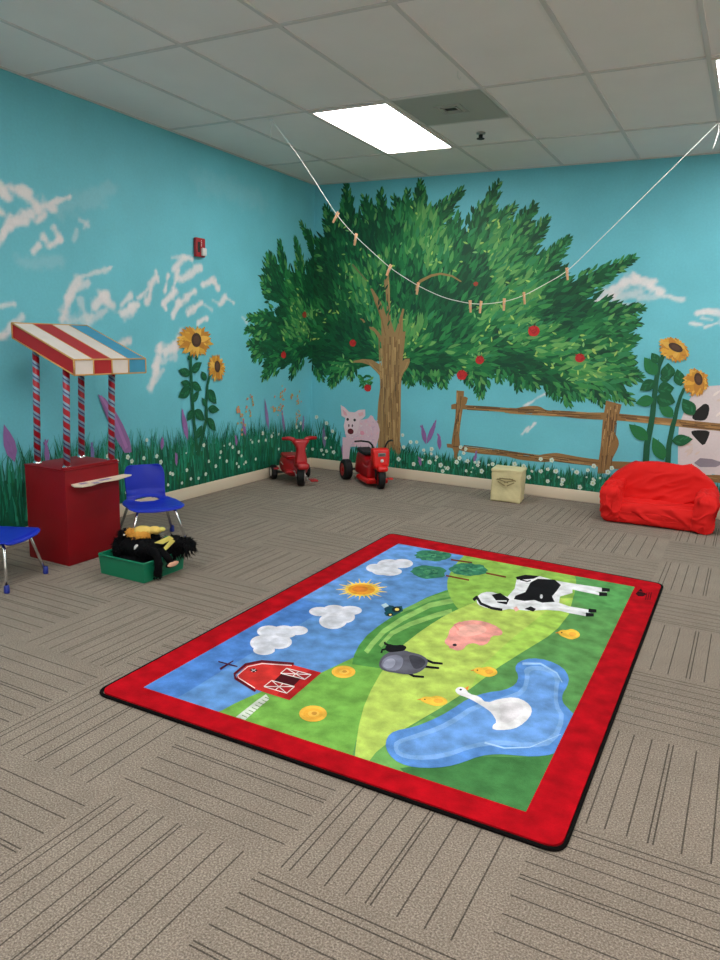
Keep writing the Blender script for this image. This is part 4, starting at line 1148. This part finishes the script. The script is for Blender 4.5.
# the four barber-striped poles
def pole_mat():
    m = bpy.data.materials.new('barber_stripe'); m.use_nodes = True; nt = m.node_tree; L = nt.links; b = nt.nodes['Principled BSDF']
    b.inputs['Roughness'].default_value = .4
    co = nt.nodes.new('ShaderNodeTexCoord'); s = nt.nodes.new('ShaderNodeSeparateXYZ'); L.new(co.outputs['Object'], s.inputs[0])
    at = nt.nodes.new('ShaderNodeMath'); at.operation = 'ARCTAN2'; L.new(s.outputs[1], at.inputs[0]); L.new(s.outputs[0], at.inputs[1])
    d1 = nt.nodes.new('ShaderNodeMath'); d1.operation = 'DIVIDE'; L.new(at.outputs[0], d1.inputs[0]); d1.inputs[1].default_value = 2*PI
    d2 = nt.nodes.new('ShaderNodeMath'); d2.operation = 'MULTIPLY_ADD'; L.new(s.outputs[2], d2.inputs[0]); d2.inputs[1].default_value = 13.5; L.new(d1.outputs[0], d2.inputs[2])
    fr_ = nt.nodes.new('ShaderNodeMath'); fr_.operation = 'FRACT'; L.new(d2.outputs[0], fr_.inputs[0])
    r = nt.nodes.new('ShaderNodeValToRGB'); r.color_ramp.interpolation = 'CONSTANT'; e = r.color_ramp.elements
    e[0].position = 0; e[0].color = rgb(168,18,38); e[1].position = .48; e[1].color = rgb(120,154,180)
    k = e.new(.66); k.color = rgb(58,76,120); k = e.new(.8); k.color = rgb(140,170,190)
    L.new(fr_.outputs[0], r.inputs[0]); L.new(r.outputs[0], b.inputs['Base Color'])
    return m
mp_ = pole_mat()
ZL, ZH = 1.115, 1.305       # canopy underside at front and back
CA = dict(x0=-.075, x1=.425, y0=.028, y1=.575)
def under(x): return ZH + (ZL-ZH)*(x-CA['x0'])/(CA['x1']-CA['x0'])
for (x, y) in ((.022, .075), (.283, .068), (.05, .38), (.305, .385)):
    o = MB().cyl((0, 0, 0), (0, 0, under(x)-HB-.008+.02), .0195, n=20).build('striped_pole', mp_, bo); o.location = (x, y, HB+.008); o.rotation_euler = (-.018, .034, 0)
    c_ = MB().lathe([(0, .012), (.022, .012), (.026, 0), (.026, -.002), (0, -.002)]).build('pole_foot', m_chrome, o)
TH = .085
W0, W1 = CA['y0'], CA['y1']; ns = 7
cols_front = ['w', 'r', 'w', 'b']
# sloping top made of fabric-coloured bands; bands run front to back
bands = [('r', 0, .02), ('w', .02, .25), ('r', .25, .5), ('w', .5, .74), ('b', .74, 1.0)]
cm = {'w': m_white, 'r': m_canred, 'b': m_canblue}
cn = thing  # alias kept local
canopy_root = MB()
x0, x1 = CA['x0'], CA['x1']
# panelled underside & side boards
canopy_root.add([(x0, W0+.004, ZH), (x1-.004, W0+.004, ZL), (x1-.004, W1-.004, ZL), (x0, W1-.004, ZH), (x0+.0, W0+.004, ZH+TH-.004), (x1-.004, W0+.004, ZL+TH-.004), (x1-.004, W1-.004, ZL+TH-.004), (x0, W1-.004, ZH+TH-.004)],
                [(0,1,2,3), (4,7,6,5), (0,4,5,1), (3,2,6,7), (0,3,7,4), (1,5,6,2)])
can = canopy_root.build('canopy', m_canred, bo)
def panel(ya, yb, m_, k):
    mb = MB()
    mb.add([(x0, ya, ZH+TH-.004), (x1, ya, ZL+TH-.004), (x1, yb, ZL+TH-.004), (x0, yb, ZH+TH-.004), (x0, ya, ZH+TH), (x1, ya, ZL+TH), (x1, yb, ZL+TH), (x0, yb, ZH+TH)],
           [(0,1,2,3), (4,7,6,5), (0,4,5,1), (3,2,6,7), (0,3,7,4), (1,5,6,2)])
    if k > 0: mb.box(x1-.004, x1, ya, yb, ZL+.004, ZL+TH-.003)
    o = mb.build('canopy_stripe', m_, can)
    return o
cl_name = {'w': 'white stripe', 'r': 'red stripe', 'b': 'blue stripe'}
for k, (c_, a, b_) in enumerate(bands):
    ya, yb = W0+(W1-W0)*a, W0+(W1-W0)*b_
    panel(ya, yb, cm[c_], k)['label'] = cl_name[c_]
tr = MB(); r_t = .0045
def P3(x, y, up): return (x, y, under(x) + (TH if up else 0))
for up in (0, 1):
    tr.tube([P3(x0, W0, up), P3(x1, W0, up)], r_t, 6); tr.tube([P3(x1, W0, up), P3(x1, W1, up)], r_t, 6); tr.tube([P3(x0, W0, up), P3(x0, W1, up)], r_t, 6); tr.tube([P3(x0, W1, up), P3(x1, W1, up)], r_t, 6)
for x_, y_ in ((x0, W0), (x1, W0), (x1, W1), (x0, W1)): tr.tube([P3(x_, y_, 0), P3(x_, y_, 1)], r_t, 6)
for c_, a, b_ in bands[1:-1]:
    y_ = W0+(W1-W0)*b_; tr.tube([P3(x1+.001, y_, 0), P3(x1+.001, y_, 1)], r_t, 6); tr.tube([P3(x1, y_, 1), P3(x0, y_, 1)], .003, 6)
tr.build('gold_edging', m_gold, can)
bo.rotation_euler = (0, 0, 0)

# ------------------------------------------------------------------ school chairs
def make_chair():
    t = thing('school_chair', 'small blue plastic school chair with chrome legs standing behind the green bin', 'chair', group='blue children chairs')
    # moulded shell: profile front lip -> seat -> bend -> back
    prof = [(.168, .236), (.162, .250), (.14, .257), (.08, .255), (.0, .250), (-.07, .250), (-.115, .259), (-.145, .282), (-.158, .32), (-.166, .37), (-.176, .42), (-.188, .462), (-.194, .480)]
    # arc-length resample
    pr_ = [Vector(p) for p in prof]; d = [0]
    for i in range(1, len(pr_)): d.append(d[-1]+(pr_[i]-pr_[i-1]).length)
    NV, NU = 96, 48
    def samp(v):
        s = v*d[-1]; i = max(j for j in range(len(d)) if d[j] <= s+1e-9); i = min(i, len(pr_)-2)
        return pr_[i] + (pr_[i+1]-pr_[i])*((s-d[i])/(d[i+1]-d[i]))
    def half(v):
        s = v*d[-1]; L = d[-1]
        base = .162 - .048*(1/(1+math.exp(-(v-.50)/.035))) + .008*max(0, v-.6)/.4
        e = 1.0
        for dist, r in ((s, .05), (L-s, .075)):
            if dist < r: e = min(e, math.sqrt(max(0, 1-((r-dist)/r)**2))*.30+.70 if dist > 0 else .70)
        return base*e
    vs = []; fs = []
    for j in range(NV+1):
        v = j/NV; p = samp(v)
        for i in range(NU+1):
            u = -1+2*i/NU; y = half(v)*u
            dish = .012*(u*u) if v < .55 else 0
            fw = .030*(u*u)*min(1, max(0, (v-.5)/.15))
            vs.append((p.x+fw, y, p.y+dish))
    for j in range(NV):
        for i in range(NU):
            v = (j+.5)/NV; u = -1+2*(i+.5)/NU
            if ((v-.53)/.055)**2 + (u/.62)**2 < 1: continue
            a = j*(NU+1)+i; fs.append((a, a+1, a+NU+2, a+NU+1))
    fs_seat = [f for f in fs if (f[0]//(NU+1)) < NV*.585]; fs_back = [f for f in fs if (f[0]//(NU+1)) >= NV*.585]
    for nm, q in (('seat', fs_seat), ('backrest', fs_back)):
        mb = MB(); mb.add(vs, q, True); o = mb.build(nm, m_blueplastic, t, fixn=False)
        bm = bmesh.new(); bm.from_mesh(o.data)
        bmesh.ops.delete(bm, geom=[v for v in bm.verts if not v.link_faces], context='VERTS')
        for it in range(3):
            bmesh.ops.smooth_vert(bm, verts=[v for v in bm.verts if v.is_boundary and abs(v.co.y) < .11 and -.17 < v.co.x < -.08], factor=.5)
        bmesh.ops.solidify(bm, geom=list(bm.faces), thickness=.006)
        bmesh.ops.recalc_face_normals(bm, faces=bm.faces)
        bm.to_mesh(o.data); bm.free()
    # under-seat frame and legs
    fr = MB()
    for sy in (-1, 1): fr.tube([(.10, sy*.095, .237), (-.09, sy*.095, .237)], .0085, 10)
    fr.tube([(.06, -.095, .237), (.06, .095, .237)], .0075, 8); fr.tube([(-.07, -.095, .237), (-.07, .095, .237)], .0075, 8)
    fr.build('seat_frame', m_chrome, t)
    for sx in (1, -1):
        for sy in (1, -1):
            top = (.095 if sx > 0 else -.085, sy*.095, .237)
            foot = (.165*sx, sy*.165, .02)
            mid = (top[0]+.030*sx, sy*.112, .222)
            lg = MB().tube([top, (top[0]+.015*sx, sy*.102, .234), mid, foot], .0088, 10).build('leg', m_chrome, t)
            MB().lathe([(0, 0), (.013, 0), (.0145, .006), (.0135, .04), (.009, .044)], c=(.167*sx, sy*.167, 0)).build('foot_cap', m_footcap, lg)
    return t
ch = make_chair(); ch.location = (.65, -3.025, 0); ch.scale = (1.1, 1.1, 1); ch.rotation_euler = (0, 0, math.radians(-32.5))
c2 = copy_tree(ch); c2.scale = (1, 1, 1); c2.location = (.525, -4.06, 0); c2.rotation_euler = (0, 0, math.radians(17))
c2['label'] = 'blue plastic school chair cut off by the left edge of the photo'

# ------------------------------------------------------------------ green bin and its puppets
bn = thing('storage_bin', 'green plastic bin full of black and yellow animal puppets', 'bin', (1.055, -3.525, 0))
mb = MB()
bw_, bd_, bh = .172, .165, .118
def frus(x, y, xt, yt, z0, z1): return [(-x,-y,z0),(x,-y,z0),(x,y,z0),(-x,y,z0),(-xt,-yt,z1),(xt,-yt,z1),(xt,yt,z1),(-xt,yt,z1)]
o_ = frus(bw_-.008, bd_-.008, bw_, bd_, .002, bh); i_ = frus(bw_-.012, bd_-.012, bw_-.005, bd_-.005, .006, bh)
mb.add(o_+i_, [(0,3,2,1), (0,1,5,4), (1,2,6,5), (2,3,7,6), (3,0,4,7), (8,9,10,11), (8,12,13,9), (9,13,14,10), (10,14,15,11), (11,15,12,8)])
mb.build('tub', m_green, bn)
rm = MB()
rr = [(sx*(bw_+.002)+ -0*sx, sy*(bd_+.002)) for sx, sy in ((-1,-1),(1,-1),(1,1),(-1,1))]
ring = []
for i in range(4):
    p = Vector(rr[i]); a = (Vector(rr[i-1])-p).normalized(); b = (Vector(rr[(i+1) % 4])-p).normalized()
    for k in range(5):
        t_ = k/4; q = p + a*.018*(1-t_)**2 + b*.018*t_**2; ring.append((q.x, q.y, bh-.002))
rm.tube(ring, .0065, 8, closed=True); rm.build('rim', m_green, bn)

def fur(mb, blobs, n, ln, rng, droop=.3):
    """tufts standing off a set of ellipsoids"""
    for k in range(n):
        c, s = blobs[rng.randrange(len(blobs))]
        d = Vector((rng.gauss(0,1), rng.gauss(0,1), rng.gauss(0,1))).normalized()
        p = Vector((c[0]+d.x*s[0]*.96, c[1]+d.y*s[1]*.96, c[2]+d.z*s[2]*.96))
        if p.z < .004: continue
        q = p + d*ln*rng.uniform(.6, 1.3) + Vector((rng.uniform(-.4,.4)*ln, rng.uniform(-.4,.4)*ln, -droop*ln))
        q.z = max(q.z, .003)
        u = d.orthogonal().normalized()*.0035; v = d.cross(u)
        mb.add([p+u, p-u*.5+v*.8, p-u*.5-v*.8, q], [(0,1,3), (1,2,3), (2,0,3)])
def lump(sc, am, sd):
    def f(p):
        k = noise.noise_vector(Vector(p)*sc + Vector((sd, sd*2, 0)))
        return Vector(p) + k*am
    return f
rng = random.Random(3)
# shaggy black puppet lying across the middle, one arm hanging over the front rim
pm = thing('monkey_puppet', 'shaggy black monkey puppet in the green bin with an arm hanging over its front', 'puppet', (1.055, -3.525, 0), group='animal puppets in the green bin')
bl = [((-.02,-.01,.15),(.115,.095,.065)), ((.07,-.03,.155),(.075,.08,.055)), ((-.02,.06,.17),(.09,.07,.055)), ((.0,-.01,.07),(.13,.12,.05))]
mb = MB()
for c_, s_ in bl: mb.ell(c_, s_, 16, fn=lump(22, .012, 1))
fur(mb, bl, 1100, .018, rng); mb.build('body', m_black, pm)
mb = MB(); arm = [(.10,-.05,.150),(.15,-.065,.160),(.187,-.075,.142),(.200,-.08,.10),(.198,-.082,.055),(.194,-.084,.03)]
mb.tube(arm, [.026,.026,.024,.022,.023,.02], 10)
fur(mb, [((p[0],p[1],p[2]),(.02,.02,.02)) for p in arm[2:]], 300, .011, rng); mb.build('arm', m_black, pm)
mb = MB(); mb.ell((.222,.012,.080), (.011,.045,.015), 14); mb.build('foot_sole', m_pink, pm)
mb = MB(); leg_ = [(.10,-.02,.13),(.16,-.01,.145),(.195,.0,.115),(.210,.01,.082)]
mb.tube(leg_, [.03,.026,.02,.02], 10); mb.ell((.210,.012,.076),(.013,.049,.018), 12); mb.build('leg', m_black, pm)
mb = MB(); mb.ell((-.105, -.045, .178), (.007, .006, .008), 8); mb.build('eye', m_white_pl, pm)
# black puppet at the left, upright
pg = thing('gorilla_puppet', 'small black furry puppet sitting up at the left end of the green bin', 'puppet', (.945, -3.54, 0), group='animal puppets in the green bin')
pg.scale = (1.15, 1.15, 1.1)
bl = [((-.01,-.01,.12),(.045,.06,.07)), ((.0,0,.185),(.034,.04,.034)), ((.03,.05,.15),(.04,.04,.05))]
mb = MB()
for c_, s_ in bl: mb.ell(c_, s_, 14, fn=lump(25, .008, 4))
fur(mb, bl, 500, .014, rng); mb.build('body', m_black, pg)
MB().ell((.024,-.034,.198), (.0055,.004,.0055), 8).build('eye', m_white_pl, pg)
# golden puppet on top
pc = thing('lion_puppet', 'golden yellow plush puppet lying on top of the black puppets', 'puppet', (1.05, -3.50, -.03), rz=math.radians(28), group='animal puppets in the green bin')
pc.scale = (1.15, 1.3, 1.15)
mb = MB(); bl = [((0,0,.232),(.06,.034,.022)), ((.055,.0,.236),(.04,.028,.02))]
for c_, s_ in bl: mb.ell(c_, s_, 16, fn=lump(30, .008, 2))
mb.build('body', mat('yellow_plush', rgb(230,196,104), .85, noise_scale=35, noise_amt=.12), pc)
mb = MB(); bl = [((-.062,-.012,.222),(.026,.024,.026)), ((-.025,-.03,.21),(.030,.022,.026)), ((.01,-.032,.214),(.028,.018,.018))]
for c_, s_ in bl: mb.ell(c_, s_, 14, fn=lump(40, .010, 6))
fur(mb, bl, 260, .008, rng); mb.build('mane', m_gold_fur, pc)
mb = MB(); mb.ell((-.006,-.100,.176),(.013,.009,.018), 10, M=Matrix.Rotation(.3, 4, 'Y')); mb.build('tooth', m_white_pl, pc)
mb = MB(); mb.ell((-.035,-.045,.205),(.012,.008,.008), 10); mb.build('ear', m_brown, pc)
mb = MB(); mb.ell((.09,.0,.242),(.018,.016,.011), 10); mb.build('paw', m_yellow, pc)
# black bird with yellow beak and long feathers at the right
pb = thing('bird_puppet', 'black feathered bird puppet with pale yellow beak at the right end of the bin', 'puppet', (1.20, -3.42, 0), group='animal puppets in the green bin')
pb.scale = (1.05, 1.15, 1.05)
mb = MB(); bl = [((-.01,0,.14),(.07,.06,.06)), ((.055,.02,.155),(.055,.05,.042))]
for c_, s_ in bl: mb.ell(c_, s_, 16, fn=lump(22, .01, 9))
fur(mb, bl, 520, .03, rng, .55); mb.build('body', m_black, pb)
mb = MB()
for (a, b_, c_, d_2) in (((-.030,-.110,.185),(.030,-.060,.222),(.045,-.045,.205),(.010,-.080,.180)), ((.005,-.100,.140),(.040,-.055,.205),(.050,-.040,.190),(.030,-.075,.150))):
    pa, pb_, pc_, pd = (Vector(q) for q in (a, b_, c_, d_2)); up_ = Vector((.004,-.012,.0))
    mb.add([pa, pb_, pc_, pd, pb_+up_, pd+up_], [(0,1,2,3), (0,5,4,1), (5,3,2,4), (1,4,2), (0,3,5)])
mb.build('beak', m_yellow, pb)
mb = MB(); mb.ell((.0,-.045,.20),(.02,.018,.012), 12); mb.build('crest', m_teal, pb)
mb = MB()
for k in range(14):
    y_ = -.03+.006*k; p = Vector((.095, y_, .165)); q = Vector((.128+rng.uniform(-.008,.008), y_-.015, .125+rng.uniform(-.02,.03)))
    mb.tube([p, (p+q)/2+Vector((.008,0,.008)), q], [.005, .006, .001], 5)
mb.build('tail_feathers', m_black, pb)

# ------------------------------------------------------------------ wheels
def wheel(parent, c, R, W, heading, m_hub, m_t=None):
    """tyre with tread, rim and hub; the axle runs across the heading"""
    o = MB()
    r0 = R*.62
    prof = [(r0, -W/2), (R*.80, -W/2*1.0), (R*.94, -W/2*.86), (R, -W/2*.55)]
    for k in range(3):
        h = -W/2*.5 + W*.5*(k+.0)/3+W*.05; prof += [(R, h), (R*.97, h+.002), (R*.97, h+.005), (R, h+.007)]
    prof += [(R, W/2*.55), (R*.94, W/2*.86), (R*.80, W/2), (r0, W/2)]
    prof = [(p[0], p[1]) for p in prof]; prof.append(prof[0])
    o.lathe(prof, axis='Y', n=32); t = o.build('wheel', m_t or m_blackpl, parent)
    t.location = c; t.rotation_euler = (0, 0, heading)
    hb = MB().lathe([(0, -W/2-.004), (R*.16, -W/2-.004), (R*.2, -W/2+.002), (r0*.9, -W/2+.008), (r0*1.02, -W/2+.001), (r0*1.02, W/2-.001), (r0*.9, W/2-.008), (R*.2, W/2-.002), (R*.16, W/2+.004), (0, W/2+.004)], axis='Y', n=28)
    h = hb.build('hub', m_hub, t)
    return t

# ------------------------------------------------------------------ red tricycle (left)
def angle(v): return math.atan2(v[1], v[0])
th = angle((.76, -.65))
tk = thing('tricycle', 'dark red toy tricycle with broad forked handlebar, left of the two ride-ons', 'tricycle', (.305, -.768, 0), rz=th)
# local: +x forward
wheel(tk, (.215, 0, .096), .096, .070, math.radians(-22), m_white_pl)
wheel(tk, (-.165, .165, .07), .07, .056, 0, m_white_pl); wheel(tk, (-.165, -.165, .07), .07, .056, 0, m_white_pl)
def bodyfn(p):
    x = p.x
    k = 1 - .55*max(0, min(1, (x-.02)/.16)); kk = 1 - .25*max(0, min(1, (-.10-x)/.1))
    return (p.x, p.y*k*kk, p.z - .055*max(0, (x+.02))/.15 if p.z > .14 else p.z)
MB().rbox((-.045, 0, .155), (.40, .25, .19), .085, 5, fn=bodyfn, seg=5).build('body', m_redpl, tk)
MB().rbox((-.075, 0, .236), (.21, .19, .036), .0165, 4, seg=4, fn=lambda p: (p.x, p.y, p.z+ .35*(p.x+.06)**2)).build('seat', m_redpl, tk)
st = MB()
def stem_fn(p):
    z = p.z; k = 1 - .30*math.exp(-((z-.33)/.06)**2); sp_ = max(0, (z-.36))/.07
    return (p.x*1 - (z-.2)*.18, p.y*k*(1+.75*sp_), z)
st.rbox((.205, 0, .31), (.08, .115, .24), .03, 4, seg=6, fn=stem_fn); st.build('steering_column', m_redpl, tk)
MB().rbox((.215, 0, .2), (.17, .115, .06), .028, 4, seg=3, fn=lambda p: (p.x, p.y, p.z - 1.6*(p.x-.205)**2)).build('mudguard', m_redpl, tk)
for sy in (-1, 1):
    MB().tube([(.166, sy*.035, .385), (.155, sy*.065, .425), (.145, sy*.10, .437), (.13, sy*.165, .432)], [.026, .024, .019, .015], 12).build('handlebar_grip', m_redpl, tk)
    c_ = MB().tube([(.215, 0, .094), (.215, sy*.05, .094), (.215+sy*.03, sy*.055, .094-sy*.04), (.215+sy*.03, sy*.08, .094-sy*.04)], .005, 8).build('crank', m_steel, tk)
    MB().rbox((.215+sy*.03, sy*.11, .094-sy*.04), (.075, .07, .018), .006, 3).build('pedal', m_redpl, c_)
MB().tube([(-.165, -.15, .062), (-.165, .15, .062)], .008, 8).tube([(-.165, .12, .075), (.05, .04, .085), (.17, .03, .094)], .008, 8).tube([(-.165, -.12, .075), (.05, -.04, .085), (.17, -.03, .094)], .008, 8).build('axle_frame', m_steel, tk)
for sy in (-1, 1): MB().rbox((-.165, sy*.15, .118), (.12, .055, .016), .007, 3, seg=2, fn=lambda p: (p.x, p.y, p.z-3*(p.x+.165)**2)).build('rear_mudguard', m_redpl, tk)
mk = MB()
for k in range(3): mk.rbox((-.03+.028*k, -.1265, .185-.004*k), (.022, .004, .009), .0015, 2)
mk.build('logo_stripe', m_white_pl, tk)

# ------------------------------------------------------------------ red ride-on motorbike (right)
th2 = angle((.75, -.66))
mt = thing('toy_motorbike', 'bright red toy motorbike with fat black wheels and black handlebar, under the painted pig', 'toy motorbike', (.965, -.435, 0), rz=th2)
wheel(mt, (.22, 0, .088), .088, .064, math.radians(-12), m_redpl)
wheel(mt, (-.28, -.165, .10), .10, .085, 0, m_redpl); wheel(mt, (-.28, .165, .10), .10, .085, 0, m_redpl)
def mb_fn(p):
    k = 1 - .25*max(0, (p.z-.14)/.15)
    dip = .05*math.exp(-((p.x-.01)/.07)**2) if p.z > .2 else 0
    return (p.x, p.y*k, p.z-dip)
MB().rbox((-.09, 0, .175), (.36, .17, .21), .03, 4, seg=6, fn=mb_fn).build('body', m_redpl, mt)
MB().rbox((-.005, 0, .052), (.30, .22, .05), .02, 4, seg=3).build('footboard', m_redpl2, mt)
MB().rbox((-.15, 0, .286), (.22, .14, .035), .016, 4, seg=3, fn=lambda p: (p.x, p.y, p.z+.8*(p.x+.10)**2*(1 if p.x < -.10 else 0))).build('seat', m_blackpl, mt)
MB().rbox((.175, 0, .285), (.085, .165, .175), .022, 4, seg=5, fn=lambda p: (p.x-(p.z-.2)*.15+.02, p.y*(1-.15*max(0, (.28-p.z)/.1)), p.z)).build('front_cowl', m_redpl2, mt)
MB().rbox((.195, 0, .20), (.16, .105, .055), .024, 4, seg=4, fn=lambda p: (p.x, p.y, p.z-1.7*(p.x-.18)**2)).build('mudguard', m_redpl2, mt)
em = MB().rbox((.2215, 0, .318), (.006, .075, .034), .0025, 2, M=None).build('emblem', mat('emblem_grey', rgb(120,124,120), .4), mt)
em.rotation_euler = (0, 0, 0)
MB().box(.2248, .2258, -.025, .025, .314, .322).build('emblem_band', m_dark, em)
MB().lathe([(0, .012), (.012, .010), (.017, 0), (0, 0)], c=(0, 0, 0), axis='X', n=20).build('headlamp', m_white_pl, mt).location = (.229, 0, .262)
for sy in (-1, 1):
    MB().tube([(.15, sy*.05, .345), (.145, sy*.07, .40), (.125, sy*.095, .425), (.07, sy*.15, .428), (.01, sy*.19, .415)], .0085, 10).build('handlebar', m_blackpl, mt)
MB().tube([(.205, -.045, .088), (.19, -.045, .2)], .01, 8).tube([(.205, .045, .088), (.19, .045, .2)], .01, 8).tube([(.205, -.05, .088), (.205, .05, .088)], .008, 8).build('fork', m_blackpl, mt)
MB().tube([(-.28, -.165, .10), (-.28, .165, .10)], .012, 8).build('rear_axle', m_blackpl, mt)
for sy in (-1, 1): MB().tube([(.205, sy*.04, .088), (.205, sy*.075, .088)], .006, 8).rbox((.205, sy*.098, .088), (.05, .045, .014), .005, 2).build('pedal', m_redpl2, mt)

# ------------------------------------------------------------------ cream cube
cb_ = thing('storage_cube', 'cream crumpled fabric storage cube standing against the back wall skirting', 'storage cube', (2.262, -.345, 0), rz=math.radians(6))
def paper_mat():
    m = mat('cream_fabric', rgb(214,202,156), .8, noise_scale=9, noise_amt=.10, bump=.5, bump_scale=24)
    return m
def crum(p):
    k = noise.noise_vector(Vector(p)*14)*.006 + noise.noise_vector(Vector(p)*38)*.002
    q = Vector(p) + k; q.z = max(q.z, .001); return q
m_cube = paper_mat()
MB().rbox((0, 0, .143), (.262, .22, .284), .012, 2, seg=22, fn=crum).build('body', m_cube, cb_)
MB().rbox((0, 0, .276), (.272, .23, .026), .008, 2, seg=14, fn=lambda p: Vector(p)+noise.noise_vector(Vector(p)*12+Vector((3,0,0)))*.003).build('lid', m_cube, cb_)
dm = MB()
for k, (x_, z_, a_, l_) in enumerate(((-.03,.19,.25,.10),(.03,.19,-.25,.10),(-.04,.165,.5,.07),(.04,.165,-.5,.07),(0,.21,0,.12),(-.055,.205,-.3,.06),(.055,.205,.3,.06))):
    dm.rbox((x_, -.1155, z_), (l_, .003, .010), .0014, 2, M=Matrix.Translation((x_, 0, z_)) @ Matrix.Rotation(a_, 4, 'Y') @ Matrix.Translation((-x_, 0, -z_)))
dm.build('printed_motif', mat('olive_print', rgb(150,136,96), .8), cb_)

# ------------------------------------------------------------------ red sofa
sf = thing('child_sofa', 'small red cloth-covered child sofa against the fence mural', 'sofa', (3.505, -.40, 0), rz=math.radians(1.5))
def wr(amp, ax, sd):
    """folds in a loose cover: ridged noise stretched along one direction"""
    d1 = Vector(ax).normalized(); d2 = d1.orthogonal().normalized(); d3 = d1.cross(d2)
    def f(p):
        v = Vector(p) + noise.noise_vector(Vector(p)*4+Vector((sd, 0, 0)))*.035
        q = Vector((v.dot(d1)*1.6, v.dot(d2)*8.5, v.dot(d3)*8.5)) + Vector((sd, sd, sd))
        r = 1-abs(noise.noise(q))*3.0
        r2 = 1-abs(noise.noise(q*1.9+Vector((5, 1, 2))))*2.6
        return (max(0, r)**2-.4)*amp + max(0, r2)**3*amp*.45
    return f
def softbox(c, s, r, seg, amp, ax, sd, fn=None):
    w_ = wr(amp, ax, sd)
    cc = Vector(c)
    def g(p):
        p0 = Vector(p); d = (p0-cc); d = Vector((d.x/s[0], d.y/s[1], d.z/s[2]))
        if d.length > 0: d.normalize()
        q = p0 + d*w_(p0)
        if fn: q = Vector(fn(q))
        q.z = max(q.z, .003)
        return q
    return MB().rbox(c, s, r, 5, seg=seg, fn=g)
SWX = .405
def back_fn(p):
    x, z = p.x, p.z
    k = max(0, abs(x)-.22)/.18
    if z > .2: z = z - (k**1.15)*.12*((z-.2)/.22)
    return (x, p.y + (z-.2)*.12, z)
softbox((0, .13, .235), (.80, .17, .425), .055, 44, .019, (1, 0, .55), 1.3, back_fn).build('backrest', m_sofa, sf)
softbox((0, -.045, .088), (.60, .40, .15), .05, 36, .020, (1, .1, -.3), 7.7).build('seat_cushion', m_sofa, sf)
softbox((0, -.03, .06), (.77, .43, .11), .03, 24, .008, (1, 0, .1), 3.1).build('base', m_sofa, sf)
for sx in (-1, 1):
    def arm_fn(p, sx=sx):
        x, y, z = p
        z2 = z + (z/.29)*(.10*max(0, y+.05) - .10*max(0, -.05-y))
        bulge = .018*math.exp(-((z-.22)/.07)**2)
        return (x + sx*(bulge - .004), y, z2)
    softbox((sx*.335, -.045, .148), (.15, .45, .292), .05, 36, .020, (.35, .5, 1), 11+sx, arm_fn).build('armrest', m_sofa, sf)

# unidentified black thing cut off at the right edge, given a crate shape
kb = thing('black_object', 'black object at the right edge of the photo beside the red sofa', 'crate', (4.08, -.50, 0))
mb = MB(); o_ = frus(.10, .10, .11, .11, .002, .22); i_ = frus(.092, .092, .102, .102, .01, .22)
mb.add(o_+i_, [(0,3,2,1), (0,1,5,4), (1,2,6,5), (2,3,7,6), (3,0,4,7), (8,9,10,11), (8,12,13,9), (9,13,14,10), (10,14,15,11), (11,15,12,8), (4,5,13,12), (5,6,14,13), (6,7,15,14), (7,4,12,15)])
mb.build('tub', m_blackpl, kb)
MB().rbox((0, 0, .228), (.226, .226, .014), .005, 2).build('lid', mat('maroon_plastic', rgb(120,24,30), .4), kb)
